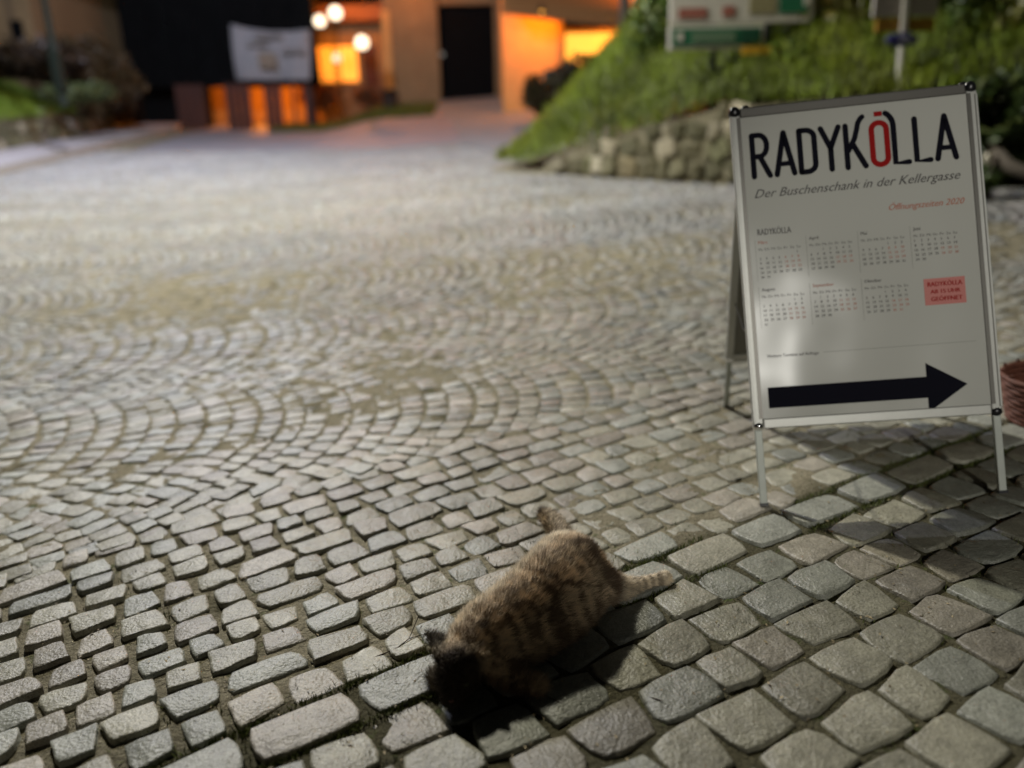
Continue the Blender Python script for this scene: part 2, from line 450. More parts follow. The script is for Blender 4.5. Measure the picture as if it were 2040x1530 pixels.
u_, v_ = uv_of(S[:, 0], S[:, 1])
left_edge = -7.9 - .127 * (S[:, 1] - 13) + .07
WB = [(7.5, 30.), (2.1, 15.5), (-.02, 11.7), (.62, 10.7), (2.45, 8.35), (4.7, 6.9), (9., 5.6), (14., 5.0)]
def wall_line_inside(x, y):
    """signed distance: positive behind the wall line (bank side)"""
    best = np.full(np.shape(x), 1e9); sign = np.zeros(np.shape(x))
    for (x0, y0), (x1, y1) in zip(WB[:-1], WB[1:]):
        dx, dy = x1 - x0, y1 - y0; L2 = dx * dx + dy * dy
        t = np.clip(((x - x0) * dx + (y - y0) * dy) / L2, 0, 1)
        qx = x - x0 - t * dx; qy = y - y0 - t * dy; d = np.hypot(qx, qy)
        side = (dx * (y - y0) - dy * (x - x0)) / math.sqrt(L2)
        upd = d < best - 1e-9
        sign = np.where(upd, np.sign(side), sign); best = np.where(upd, d, best)
    return best * sign
sd = wall_line_inside(S[:, 0], S[:, 1])
keep = (((S[:, 5] == 1) & (v_ > VR + .0)) | ((S[:, 5] == 0) & (v_ > .05))) & (S[:, 0] > left_edge) & (sd < -.05) & (S[:, 1] > .3) & (S[:, 1] < 17.5) & (np.abs(S[:, 0]) < .95 * S[:, 1] + 1.2)
S = S[keep]; u_ = u_[keep]; v_ = v_[keep]
tn = tints(len(S), lo=.27, hi=.43); warm = np.clip(1 - S[:, 1] / 6, 0, 1)[:, None]; tn = tn * (np.array([.90, .88, .73]) * warm + np.array([.82, .83, .90]) * (1 - warm)) * (.78 + .44 * vnoise(S[:, 0] * .9 + 40, S[:, 1] * .9 + 40, 2.2, 3))[:, None]  # tint graded with distance, carrying lamp colour and evening out the light pool
ht = gz(S[:, 0], S[:, 1]) + rs.uniform(-.0035, .0035, len(S)) + .003 * np.sin(S[:, 0] * 2.3) * np.cos(S[:, 1] * 1.9)
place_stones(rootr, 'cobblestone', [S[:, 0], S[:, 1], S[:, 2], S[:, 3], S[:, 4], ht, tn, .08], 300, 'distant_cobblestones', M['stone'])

# far paving as a sheet
def patch(name, poly_l, poly_r, dz, m, kind='structure', parent=None, n=30):
    V = []; 
    def interp(pl, t):
        pl = np.array(pl, float); k = t * (len(pl) - 1); i = min(int(k), len(pl) - 2); f = k - i
        return pl[i] * (1 - f) + pl[i + 1] * f
    cols = 12
    for i in range(n + 1):
        a = interp(poly_l, i / n); b = interp(poly_r, i / n)
        for j in range(cols + 1):
            p = a + (b - a) * j / cols; V.append((p[0], p[1], float(gz(p[0], p[1])) + dz))
    V = np.array(V); idx = np.arange(len(V)).reshape(n + 1, cols + 1)
    F = np.stack([idx[:-1, :-1], idx[:-1, 1:], idx[1:, 1:], idx[1:, :-1]], -1).reshape(-1, 4)
    o = link(name, mesh_np(name, V, F), parent, m)
    if kind: tag(o, kind=kind)
    return o
patch('street', [(-7.6, 17.2), (-8.3, 22), (-9.3, 30), (-14, 44)], [(-.6, 17.2), (-1.0, 22), (-1.8, 27), (-3, 44)], .004, M['farroad'])
patch('driveway', [(-.6, 17.2), (-1.0, 22), (-1.6, 25.5), (-1.6, 27.5)], [(.0, 14.5), (1.5, 20), (2.5, 25), (3.5, 27.5)], .008, M['walk'])
# pavement on the left with its kerb
def lx(y): return -6.1 - .05 * (y - 6) if y < 6 else -6.1 - .127 * (y - 6)
LX = lambda y: -7.9 - .127 * (y - 13)
lk = [(LX(y), y) for y in (2, 8, 13, 18, 24, 31)]
patch('left_footpath', [(x - 1.45, y) for x, y in lk], [(x - .14, y) for x, y in lk], .105, M['fpath'])
b = MB()
ysk = np.arange(2, 31, .98)
rk = empty('kerb'); tag(rk, kind='structure')
for i in range(len(ysk) - 1):
    y0, y1 = ysk[i] + .008, ysk[i + 1] - .008
    b = MB(); z0, z1 = float(gz(LX(y0), y0)), float(gz(LX(y1), y1))
    vs = [(LX(y0) - .14, y0, z0 - .1), (LX(y0), y0, z0 - .1), (LX(y1), y1, z1 - .1), (LX(y1) - .14, y1, z1 - .1),
          (LX(y0) - .14, y0, z0 + .112), (LX(y0) - .01, y0, z0 + .112), (LX(y1) - .01, y1, z1 + .112), (LX(y1) - .14, y1, z1 + .112)]
    b.add(vs, [(0,3,2,1),(4,5,6,7),(0,1,5,4),(1,2,6,5),(2,3,7,6),(3,0,4,7)]); b.build('kerb_stone', M['kerb'], rk)

# ------------------------------------------------------------------ moss and small weeds in the joints
def blades(name, P, Ln, wd, cols, lean=.6, parent=None, mat_=None, kind='stuff'):
    n = len(P); th = rs.uniform(0, 2 * np.pi, n); l = rs.uniform(.5, 1, n) * Ln; w = wd * rs.uniform(.6, 1.2, n)
    dx = np.cos(th); dy = np.sin(th); le = rs.uniform(.1, lean, n) * l
    side = np.stack([-dy, dx, np.zeros(n)], 1) * (w / 2)[:, None]
    tip = P + np.stack([dx * le, dy * le, l], 1)
    V = np.stack([P - side, P + side, tip], 1).reshape(-1, 3)
    F = np.arange(3 * n).reshape(-1, 3)
    c = np.repeat(cols, 3, 0)
    o = link(name, mesh_np(name, V, F, False, c), parent, mat_ or M['grass'])
    if kind: tag(o, kind=kind)
    return o
n = 26000
pu = rs.uniform(-1.0, 2.6, n); line = rs.randint(0, 12, n)
pv = np.where(rs.rand(n) < .4, rs.choice([.058, -.058], n), rs.uniform(-.8, .9, n)) + rs.normal(0, .006, n)
mx, my = xy_of(pu, pv)
cl = vnoise(mx, my, 5, 2) + .15 * ((np.abs(np.abs(pv) - .058)) < .02)
k = cl > .56; mx, my = mx[k], my[k]
P = np.stack([mx, my, gz(mx, my) - joint_depth(mx, my) - .002], 1)
gcol = np.array([.075, .09, .02]) * rs.uniform(.6, 1.7, (len(P), 1)) * np.array([1, 1, 1])
blades('moss', P, .016, .004, gcol, 1.2)

# ------------------------------------------------------------------ stone walls
def blob_mesh(seed, col):
    r = np.random.RandomState(seed)
    b = MB(); b.sphere((0, 0, 0), 1, 8, 5)
    V = np.array(b.v); V = np.sign(V) * np.abs(V) ** r.uniform(.35, .55); V *= 1 + r.uniform(-.22, .16, (len(V), 1)); V[:, 0] += V[:, 2] * r.uniform(-.25, .25)
    me = bpy.data.meshes.new('wall_stone'); me.from_pydata(V.tolist(), [], b.f); me.update()
    me.polygons.foreach_set('use_smooth', [False] * len(me.polygons))
    a = me.color_attributes.new('tint', 'FLOAT_COLOR', 'POINT'); c = np.ones((len(V), 4), np.float32); c[:, :3] = col
    a.data.foreach_set('color', c.ravel()); me.materials.append(M['wallstone'])
    return me
BL = [blob_mesh(50 + i, c) for i, c in enumerate([(.22, .20, .14), (.16, .15, .09), (.30, .27, .19), (.12, .11, .065), (.40, .37, .28), (.15, .15, .08), (.20, .17, .10), (.10, .095, .055)])]
def stone_wall(name, pts, heights, label, size, side, base_drop=.15, thick=.35):
    """pts: polyline of the wall's foot, side=+1: front face is to the right of the walking direction"""
    r = empty(name, (0, 0, 0)); 
    P = [Vector((x, y, float(gz(x, y)))) for x, y in pts]
    r.location = P[0]; tag(r, label, 'wall')
    b = MB(); off = []
    for i, p in enumerate(P):
        t = (P[min(i + 1, len(P) - 1)] - P[max(i - 1, 0)]); t.z = 0; t.normalize()
        off.append(Vector((t.y, -t.x, 0)) * side)
    vs = []
    for i, p in enumerate(P):
        q = p - P[0]; o = off[i]
        vs += [q - Vector((0, 0, base_drop)), q + Vector((0, 0, heights[i])) - o * .1, q + Vector((0, 0, heights[i])) - o * thick, q - o * thick - Vector((0, 0, base_drop))]
    fs = []
    for i in range(len(P) - 1):
        for k in range(4): fs.append((i * 4 + k, i * 4 + (k + 1) % 4, i * 4 + 4 + (k + 1) % 4, i * 4 + 4 + k))
    fs += [(0, 1, 2, 3), tuple(len(vs) - 4 + k for k in (3, 2, 1, 0))]
    b.add(vs, fs); b.build('wall_core', M['mortar'], r)
    cnt = 0
    for i in range(len(P) - 1):
        seg = P[i + 1] - P[i]; L = seg.length; t = seg.normalized(); yaw = math.atan2(seg.y, seg.x)
        zz = .03
        hm = max(heights[i], heights[i + 1])
        while zz < hm:
            sh = rs.uniform(.75, 1.25) * size * .66; x = rs.uniform(-.1, .0)
            while x < L:
                sw = rs.uniform(.45, 1.35) * size; f = min(1, max(0, (x + sw / 2) / L)); hh = heights[i] * (1 - f) + heights[i + 1] * f
                if zz + sh * .6 < hh:
                    c = P[i] + t * (x + sw / 2) - P[0] + Vector((0, 0, zz + sh / 2)) - off[i] * (.10 * (zz / max(hh, .2)) + .02)
                    o = link('wall_stone', BL[rs.randint(8)], r); o.location = c
                    o.scale = (sw / 2 * .96, .05 + rs.uniform(0, .04), sh / 2 * rs.uniform(.85, 1.15)); o.rotation_euler = (rs.uniform(-.1, .1), rs.uniform(-.4, .4), yaw + rs.uniform(-.1, .1)); cnt += 1
                x += sw
            zz += sh
    return r, cnt
rw, c1 = stone_wall('stone_wall', [(.62, 10.7), (1.2, 9.95), (2.45, 8.35), (3.5, 7.67), (4.0, 7.35)], [.12, .42, .78, .8, .62], 'low rubble stone wall under the grass bank behind the advertising board', .26, 1)
lw = [(LX(y) - 1.5, y) for y in (9, 13, 16, 19, 22.5, 25.5)]
lw2, c2 = stone_wall('stone_wall', lw, [.72, .76, .74, .7, .6, .3], 'mossy rubble stone wall beside the left footpath', .38, 1)

# ------------------------------------------------------------------ grass bank on the right
def bank_h(x, y):
    d = wall_line_inside(x, y)
    e = np.clip((x - .5) / 1.9, 0, 1)
    w0 = .1 + .68 * e
    dd = np.clip(d, 0, 6)
    return np.where(d > -.02, gz(x, y) + w0 + .66 * dd * (1 - .03 * dd) + .10 * (vnoise(x, y, 1.3, 3) - .5) * np.clip(dd * 3, 0, 1), gz(x, y) - .25), d
xs = np.arange(-2.2, 14, .16); ys = np.arange(4.4, 26, .16)
GX, GY = np.meshgrid(xs, ys); H_, D_ = bank_h(GX, GY)
# pull the front row under the wall top
V = np.stack([GX, GY, H_], -1).reshape(-1, 3); nx, ny = len(xs), len(ys); idx = np.arange(nx * ny).reshape(ny, nx)
F = np.stack([idx[:-1, :-1], idx[:-1, 1:], idx[1:, 1:], idx[1:, :-1]], -1).reshape(-1, 4)
ins = (D_.ravel() > .06)
F = F[ins[F].all(1)]
bk = link('grass_bank', mesh_np('grass_bank', V, F), None, M['soil']); tag(bk, kind='structure')
n = 130000
x = rs.uniform(-1.5, 9, n); y = rs.uniform(6, 16, n)
h, d = bank_h(x, y); px_, py_, dd_ = proj(np.stack([x, y, h], 1))
k = (d > .05) & (px_ > 900) & (px_ < 2150) & (d < 3.6); x, y, h, d = x[k], y[k], h[k], d[k]
cv = vnoise(x, y, 2.2, 3)
gc = np.array([.17, .23, .022])[None] * (.35 + 1.2 * cv[:, None]) * rs.uniform(.7, 1.3, (len(x), 1)) + np.array([.03, .015, 0])[None] * (vnoise(x + 9, y, 1.1, 2)[:, None] > .6)
blades('grass', np.stack([x, y, h - .02], 1), .19, .022, gc, .9)

# left verge of grass above the wall
def left_h(x, y):
    d = (LX(y) - 1.6) - x
    return gz(x, y) * 0 + gz(LX(y) - 1.6, y) + .68 + .42 * np.clip(d, 0, 4), d
xs = np.arange(-22, -8, .35); ys = np.arange(8, 30, .35)
V = []
GD, GY = np.meshgrid(np.arange(.05, 9, .3), ys); GX = LX(GY) - 1.6 - GD
H_, D_ = left_h(GX, GY)
fade = np.clip((26.5 - GY) / 4, 0, 1); H_ = gz(LX(GY) - 1.6, GY) + (H_ - gz(LX(GY) - 1.6, GY)) * fade
V = np.stack([GX, GY, H_], -1).reshape(-1, 3); ny, nx = GX.shape; idx = np.arange(nx * ny).reshape(ny, nx)
F = np.stack([idx[:-1, :-1], idx[1:, :-1], idx[1:, 1:], idx[:-1, 1:]], -1).reshape(-1, 4)
o = link('left_verge', mesh_np('left_verge', V, F), None, M['soil']); tag(o, kind='structure')
n = 26000
y = rs.uniform(11, 24, n); dq = rs.uniform(-.12, 3.2, n); x = LX(y) - 1.6 - dq
h = gz(LX(y) - 1.6, y) + (.68 + .42 * np.clip(dq, 0, 4)) * np.clip((26.5 - y) / 4, 0, 1)
cv = vnoise(x, y, 1.5, 3)
gc = np.array([.17, .25, .03])[None] * (.5 + cv[:, None]) * rs.uniform(.7, 1.3, (n, 1))
blades('grass', np.stack([x, y, h - .02], 1), .2, .035, gc, .9)
# verge in front of the far house
n = 7000
x = rs.uniform(-6.3, -1.6, n); y = rs.uniform(23.2, 26.4, n)
gc = np.array([.10, .12, .02])[None] * rs.uniform(.6, 1.3, (n, 1))
k = y > 23.4 + .25 * (x + 6.3) * .3
blades('grass', np.stack([x, y, gz(x, y) - .02], 1)[k], .2, .05, gc[k], .9)

# ------------------------------------------------------------------ shrubs and trees
def leaves_mesh(name, C, Rr, n, size, col, dens=2.0, seed=0):
    r = np.random.RandomState(seed)
    v = r.normal(size=(n, 3)); v /= np.linalg.norm(v, axis=1)[:, None]
    rad = r.uniform(.35, 1.0, n) ** .5
    lump = 1 + .35 * (vnoise(v[:, 0] * 2 + seed, v[:, 2] * 2 + v[:, 1], 1.8, 2) - .5) * 2
    p = v * (rad * lump)[:, None] * np.array(Rr)[None] + np.array(C)[None]
    k = vnoise(p[:, 0] * 1.0 + seed * 3, p[:, 2] + p[:, 1] * .7, 3.2 / max(Rr[0], .5), 2) > .38
    p = p[k]; n = len(p)
    a = r.normal(size=(n, 3)); a /= np.linalg.norm(a, axis=1)[:, None]
    b = np.cross(a, r.normal(size=(n, 3))); b /= np.linalg.norm(b, axis=1)[:, None]
    s = size * r.uniform(.6, 1.4, (n, 1))
    Vq = np.stack([p - a * s, p + b * s * .45, p + a * s, p - b * s * .45], 1).reshape(-1, 3)
    F = np.arange(4 * n).reshape(-1, 4)
    cl = vnoise(p[:, 0] + seed, p[:, 2] + p[:, 1], 2.2, 2)[:, None]
    c = np.array(col)[None] * (.5 + 1.0 * cl) * r.uniform(.7, 1.35, (n, 1))
    y = r.rand(n) < .25; c[y] *= np.array([1.5, 1.15, .9])
    return mesh_np(name, Vq, F, False, np.repeat(c, 4, 0))
def shrub(name, C, Rr, n, size, col, label, seed, cat='shrub', group=None, base=None, trunk=True, tr=.03):
    C = Vector(C); bz = base if base is not None else C.z - Rr[2]
    r = empty(name, (C.x, C.y, bz)); tag(r, label, cat, group)
    link('crown' if cat == 'tree' else 'foliage', leaves_mesh('foliage', (0, 0, C.z - bz), Rr, n, size, col, seed=seed), r, M['leaf'])
    b = MB(); rr = random.Random(seed)
    b.tube([(0, 0, -.2), (.03, .02, (C.z - bz) * .5), (.0, 0, C.z - bz)], [tr * 1.4, tr, tr * .5], 7)
    for k in range(6):
        th = rr.uniform(0, 6.28); e = Vector((math.cos(th) * Rr[0] * .7, math.sin(th) * Rr[1] * .7, C.z - bz + rr.uniform(-.2, .6) * Rr[2]))
        b.tube([(0, 0, (C.z - bz) * .35), e * .5 + Vector((0, 0, .05)), e], [tr * .6, tr * .4, tr * .15], 5)
    b.build('trunk' if cat == 'tree' else 'stem', M['bark'], r, True)
    return r
GR = (.075, .125, .022); OL = (.12, .12, .035)
specs = [ (1370, 20, 10.6, (.75, .6, .8), 5200, GR, 'leafy green bush behind the left post of the direction signs'),
          (1500, 40, 9.9, (.85, .6, .95), 7000, GR, 'tall green bush directly behind the green direction sign'),
          (1660, 60, 9.4, (.85, .6, .95), 7000, OL, 'olive green bush between the two groups of road signs'),
          (1800, 20, 9.0, (.85, .6, 1.0), 7000, OL, 'olive brown bush behind the white signpost'),
          (1950, 40, 8.4, (.85, .6, 1.0), 8000, GR, 'dense green bush above the right corner of the board'),
          (2080, 120, 7.9, (.8, .6, .9), 7000, OL, 'yellowish bush at the right edge of the picture, high on the bank'),
          (2010, 260, 7.1, (.66, .35, .50), 7500, (.05, .085, .02), 'dark green bush low beside the right edge of the board'),
          (1600, 160, 8.9, (.7, .4, .4), 4500, GR, 'low green bush just over the top edge of the board') ]
for i, (px, py, Y, Rr, n, c, lb) in enumerate(specs):
    C = at(px, py, Y); base = float(bank_h(np.array([C.x]), np.array([C.y]))[0][0])
    shrub('bush', C, Rr, n, .055, c, lb, 21 + i, base=min(base, C.z - .3))
# left side hedge and far plants
for i, (px, py, Y, Rr, n, c, lb, sz) in enumerate([
    (178, 150, 21.5, (1.2, 1.0, .95), 12000, (.06, .042, .018), 'rounded brownish hedge bush behind the lamp post', .055),
    (222, 195, 24.0, (.6, .7, .75), 5000, (.06, .042, .018), 'smaller brownish bush at the end of the left verge', .06),
    (50, 118, 19.5, (1.5, .9, .42), 5000, (.03, .02, .012), 'dark brown bush at the left edge in front of the house', .08),
    (150, 185, 19.0, (.9, .4, .22), 2500, (.08, .11, .045), 'pale green low plants at the foot of the lamp post', .06)]):
    C = at(px, py, Y); shrub('bush', C, Rr, n, sz, c, lb, 61 + i)
C = at(300, -25, 33); shrub('tree', C, (5.5, 2.5, 1.9), 9000, .2, (.07, .08, .06), 'dim tree crown rising behind the dark barn', 91, cat='tree', base=float(gz(C.x, C.y)), tr=.18)
C = at(1238, 60, 15.5); base = float(bank_h(np.array([C.x]), np.array([C.y]))[0][0])
t = empty('tree', (C.x, C.y, base), (0, LEAN, 0)); tag(t, 'bare dark tree trunk standing on top of the grass bank by the glowing yard', 'tree')
b = MB(); b.tube([(0, 0, -.3), (.02, 0, 1), (-.05, .05, 2.4), (.1, 0, 4.2)], [.13, .11, .09, .05], 9); b.build('trunk', M['bark'], t, True)
b = MB()
for k in range(7):
    th = k * 2.4; z0 = 1.9 + k * .25; e = Vector((math.cos(th) * 1.1, math.sin(th) * .8, z0 + .9)); b.tube([(0, 0, z0), e * .5 + Vector((0, 0, z0 * .5)), e], [.04, .025, .008], 6)
b.build('branch', M['bark'], t, True)

# ------------------------------------------------------------------ buildings
def face(root, px0, py0, px1, py1, Y, depth, name, m, parent=None, z_down=0, bevel=0):
    """box whose front face covers the given photo rectangle at distance Y, in root coordinates"""
    Mi = root.matrix_world.inverted() if False else Matrix.Translation(root.location) @ root.rotation_euler.to_matrix().to_4x4()
    Mi = Mi.inverted()
    pm = (px0 + px1) / 2; qm = (py0 + py1) / 2
    xl = (Mi @ at(px0, qm, Y)).x; xr = (Mi @ at(px1, qm, Y)).x; zt = (Mi @ at(pm, py0, Y)).z; zb = (Mi @ at(pm, py1, Y)).z - z_down
    yy = (Mi @ at(pm, qm, Y)).y
    b = MB(); b.box((xl, yy, zb), (xr, yy + depth, zt)); return b.build(name, m, parent or root, bevel=bevel)
def broot(name, px, py, Y, label, cat):
    r = empty(name, at(px, py, Y), (0, LEAN, 0)); return tag(r, label, cat)

# dark barn
br = broot('barn', 420, 250, 25, 'large dark barn behind the banner at the top of the street', 'building')
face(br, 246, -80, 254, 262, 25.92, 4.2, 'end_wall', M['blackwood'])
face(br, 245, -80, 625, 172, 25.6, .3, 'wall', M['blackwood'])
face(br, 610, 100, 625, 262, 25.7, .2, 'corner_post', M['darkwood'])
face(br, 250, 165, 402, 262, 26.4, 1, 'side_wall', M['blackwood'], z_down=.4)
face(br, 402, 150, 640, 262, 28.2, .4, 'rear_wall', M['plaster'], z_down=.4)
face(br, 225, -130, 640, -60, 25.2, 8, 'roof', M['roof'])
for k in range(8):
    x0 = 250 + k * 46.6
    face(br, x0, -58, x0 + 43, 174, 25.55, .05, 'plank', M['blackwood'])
# banner
bn = broot('banner', 540, 160, 24.8, 'grey white printed banner hanging on the dark barn', 'banner')
Mi = (Matrix.Translation(bn.location) @ bn.rotation_euler.to_matrix().to_4x4()).inverted()
c4 = [Mi @ at(458, 48, 24.8), Mi @ at(618, 58, 24.9), Mi @ at(620, 160, 24.9), Mi @ at(470, 160, 24.8)]
V = []; nn = 14
for i in range(nn + 1):
    for j in range(nn + 1):
        a = i / nn; c = j / nn
        p = (c4[0] * (1 - a) + c4[1] * a) * (1 - c) + (c4[3] * (1 - a) + c4[2] * a) * c
        V.append((p.x, p.y - .08 * math.sin(a * 9) * c - .04 * math.sin(a * 23 + c * 4), p.z - .12 * math.sin(a * math.pi) * (1 - c)))
idx = np.arange((nn + 1) ** 2).reshape(nn + 1, nn + 1)
F = np.stack([idx[:-1, :-1], idx[:-1, 1:], idx[1:, 1:], idx[1:, :-1]], -1).reshape(-1, 4)
o = link('cloth', mesh_np('cloth', np.array(V), F), bn, M['banner'])
sm = o.modifiers.new('s', 'SOLIDIFY'); sm.thickness = .01
for (x0, y0, x1, y1, m) in [(505, 66, 560, 74, 'bannerp'), (490, 82, 530, 90, 'bannerp'), (515, 105, 550, 135, 'bannerb'), (560, 95, 605, 105, 'bannerp')]:
    face(bn, x0, y0, x1, y1, 24.62, .02, 'print', M[m], o)
# plaster pillars and fence boards below it
for (x0, x1, n, yt, lb) in [(352, 409, 5, 168, 'reddish board fence left of the widest orange gap'), (450, 501, 4, 166, 'reddish board fence between the two left orange gaps'), (527, 563, 3, 168, 'reddish board fence between the middle orange gaps'), (583, 590, 1, 166, 'single narrow board between the two right orange gaps'), (607, 622, 2, 166, 'reddish boards right of the last orange gap')]:
    r = broot('board_fence', (x0 + x1) / 2, 256, 24.6, lb, 'fence')
    w = (x1 - x0) / n
    for k in range(n): face(r, x0 + k * w + .8, yt + (k % 2) * 1.5, x0 + (k + 1) * w - .8, 256, 24.6, .04, 'board', M['redwood'], z_down=.1)
    face(r, x0, yt + 14, x1, yt + 18, 24.66, .05, 'rail', M['darkwood']); face(r, x0, 236, x1, 240, 24.66, .05, 'rail', M['darkwood'])
# glowing house
gh = broot('house', 680, 215, 29, 'orange glowing house behind the globe lamps', 'building')
face(gh, 560, 40, 765, 215, 29, 5, 'wall', M['plasterd'], z_down=.6)
face(gh, 540, 10, 775, 42, 28.4, 6, 'roof', M['roof'])
w = face(gh, 622, 92, 712, 163, 28.96, .06, 'window', M['litrecess'])  # emission stands in for lamplight on a wall recess; window frame is added
face(gh, 616, 87, 622, 168, 28.93, .1, 'frame', M['plasterd'], w); face(gh, 712, 87, 718, 168, 28.93, .1, 'frame', M['plasterd'], w)
face(gh, 622, 163, 712, 169, 28.90, .14, 'sill', M['plasterd'], w); face(gh, 664, 92, 668, 163, 28.93, .03, 'mullion', M['plasterd'], w)
face(gh, 540, 26, 612, 56, 27.9, .5, 'eaves', M['plaster'])
face(gh, 724, 90, 752, 190, 28.95, .08, 'door', M['redwood'])
# house with the tall dark gate
mb = broot('press_house', 870, 212, 27, 'plastered press house with a tall black gate', 'building')
face(mb, 765, -60, 873, 212, 27, 5, 'left_wall', M['plasterd'], z_down=.6); face(mb, 985, -60, 1000, 212, 27, 5, 'right_wall', M['plasterd'], z_down=.6)
face(mb, 873, -60, 985, 8, 27, 5, 'lintel', M['plasterd'])
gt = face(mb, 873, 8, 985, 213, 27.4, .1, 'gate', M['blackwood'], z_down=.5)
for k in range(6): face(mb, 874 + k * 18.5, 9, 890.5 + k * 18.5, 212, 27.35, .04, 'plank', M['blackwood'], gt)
face(mb, 876, 104, 884, 112, 27.3, .05, 'latch', M['pole'], gt)
face(mb, 750, -90, 1010, -58, 26.5, 6, 'roof', M['roof']); face(mb, 765, 20, 780, 212, 26.9, .1, 'pilaster', M['plaster'], z_down=.4)
# yard building
yb = broot('yard_building', 1110, 205, 22.5, 'brightly lit orange building with an awning in the yard', 'building')
face(yb, 1000, -60, 1112, 205, 23.2, 4, 'wall', M['plaster'], z_down=.8)
face(yb, 1112, 40, 1122, 150, 23.0, .3, 'post', M['plasterd'])
face(yb, 1112, 55, 1360, 205, 24.4, 3, 'rear_wall', M['plaster'], z_down=.8)
w = face(yb, 1126, 66, 1236, 126, 24.34, .06, 'window', M['litrecess2'])
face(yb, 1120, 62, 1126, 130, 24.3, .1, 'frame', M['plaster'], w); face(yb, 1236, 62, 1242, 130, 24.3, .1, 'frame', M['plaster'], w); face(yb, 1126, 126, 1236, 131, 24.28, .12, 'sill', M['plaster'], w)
Mi = (Matrix.Translation(yb.location) @ yb.rotation_euler.to_matrix().to_4x4()).inverted()
V = []; nn = 16
for i in range(nn + 1):
    a = i / nn
    for (py, Y) in ((-60, 24.2), (22 + 30 * math.sin(a * math.pi * .5) , 21.9)):
        p = Mi @ at(1000 + a * 330, py, Y); V.append(tuple(p))
idx = np.arange(2 * (nn + 1)).reshape(nn + 1, 2)
F = np.stack([idx[:-1, 0], idx[:-1, 1], idx[1:, 1], idx[1:, 0]], -1)
o = link('awning', mesh_np('awning', np.array(V), F), yb, mat('awning_cloth', (.22, .10, .03), rough=.9)); sm = o.modifiers.new('s', 'SOLIDIFY'); sm.thickness = .06
# left house, dim
lh = broot('house', 40, 150, 24, 'dim reddish brown house at the upper left behind the bushes', 'building')
face(lh, -160, -100, 62, 160, 22, 6, 'wall', M['plasterd'], z_down=1)
w = face(lh, 22, 40, 44, 78, 21.94, .08, 'window', M['blackwood'])
face(lh, -180, -140, 110, -98, 21.3, 7, 'roof', M['roof'])
sh = broot('shed', 190, 200, 27, 'small dark red shed between the left bushes and the barn', 'building')
face(sh, 60, -20, 240, 200, 28.5, 3, 'wall', M['darkwood'], z_down=1); face(sh, 140, 66, 178, 92, 28.4, .05, 'window', M['banner']); face(sh, 200, 78, 240, 112, 28.4, .05, 'shutter', M['banner'])
face(sh, 50, -48, 250, -18, 28, 4, 'roof', M['roof'])

# yard shrubs, barrel
for i, (px, py, Y, Rr, lb) in enumerate([(1095, 185, 20.5, (.75, .5, .5), 'dark bush in the lit yard beside the driveway'), (1165, 150, 20.5, (.8, .5, .45), 'dark bush in the yard below the bright window'),
    (640, 190, 27.6, (.7, .4, .35), 'reddish bush below the glowing recess'), (735, 190, 27.2, (.55, .4, .3), 'small reddish bush beside the door of the glowing house')]):
    C = at(px, py, Y); shrub('bush', C, Rr, 2600, .09, (.035, .03, .012) if i < 2 else (.16, .07, .03), lb, 101 + i)
r = broot('barrel', 778, 212, 25.8, 'dark wooden barrel standing in front of the press house wall', 'barrel')
b = MB(); b.tube([(0, 0, -.3), (0, 0, .15), (0, 0, .5)], [.22, .27, .22], 14); b.build('staves', M['darkwood'], r, True)
for zz in (-.02, .32):
    b = MB(); b.tube([(0, 0, zz), (0, 0, zz + .05)], .272, 14); b.build('hoop', M['dkpole'], r, True)

# ------------------------------------------------------------------ lamps in view
def globe_lamp(px, py, Y, rad, m, label, drop, tilt=0):
    p = at(px, py, Y)
    r = empty('globe_lamp', p, (0, LEAN, 0)); tag(r, label, 'lamp', 'globe lamps in front of the glowing house')
    b = MB(); b.sphere((0, 0, 0), rad, 18, 12); b.build('globe', m, r, True)
    b = MB(); b.tube([(0, 0, -rad * .95), (0, 0, -rad * 1.25)], [rad * .45, rad * .55], 12); b.build('collar', M['dkpole'], r, True)
    b = MB(); b.tube([(0, 0, -rad * 1.2), (0, .05, -drop)], .02, 8); b.build('post', M['dkpole'], r, True)
globe_lamp(637, 42, 25.5, .165, M['globe'], 'white globe lamp, upper left of the four above the orange glowing recess', 2.6)
globe_lamp(668, 26, 25.0, .19, M['globe'], 'brightest globe lamp, topmost of the four', 2.9)
globe_lamp(721, 85, 24.5, .19, M['globe'], 'large globe lamp at the right of the four', 1.9)
globe_lamp(672, 116, 26.0, .14, M['globe2'], 'smallest dim globe lamp in front of the orange glowing recess', 1.5)
OR = (1.0, .27, .012)
def wall_lamp(px, py, Y, power, label, off=(0, -.45, -.25), color=OR):
    p = at(px, py, Y); r = empty('wall_lamp', p, (0, LEAN, 0)); tag(r, label, 'lamp')
    b = MB(); b.tube([(0, .45, .1), (0, .1, .2), (0, 0, .1)], .02, 6); b.build('bracket', M['dkpole'], r, True)
    b = MB(); b.tube([(0, 0, .1), (0, 0, 0)], [.05, .16], 12); b.build('shade', M['dkpole'], r, True)
    b = MB(); b.sphere((0, 0, -.02), (.1, .1, .07), 12, 8); b.build('bulb', M['sodium'], r, True)
    point('bulb_light', (off[0], off[1] * 0, -.16), power, color, .08, r)
wall_lamp(1252, 50, 22.9, 80, 'bright sodium lamp beside the lit window of the yard building')
wall_lamp(1078, 24, 22.2, 190, 'sodium lamp under the awning on the front of the yard building')
wall_lamp(812, -60, 25.6, 110, 'sodium lamp high on the press house wall')
wall_lamp(1300, -60, 22.8, 200, 'sodium lamp at the right of the yard building')
wall_lamp(690, -25, 27.2, 300, 'sodium lamp above the glowing house')
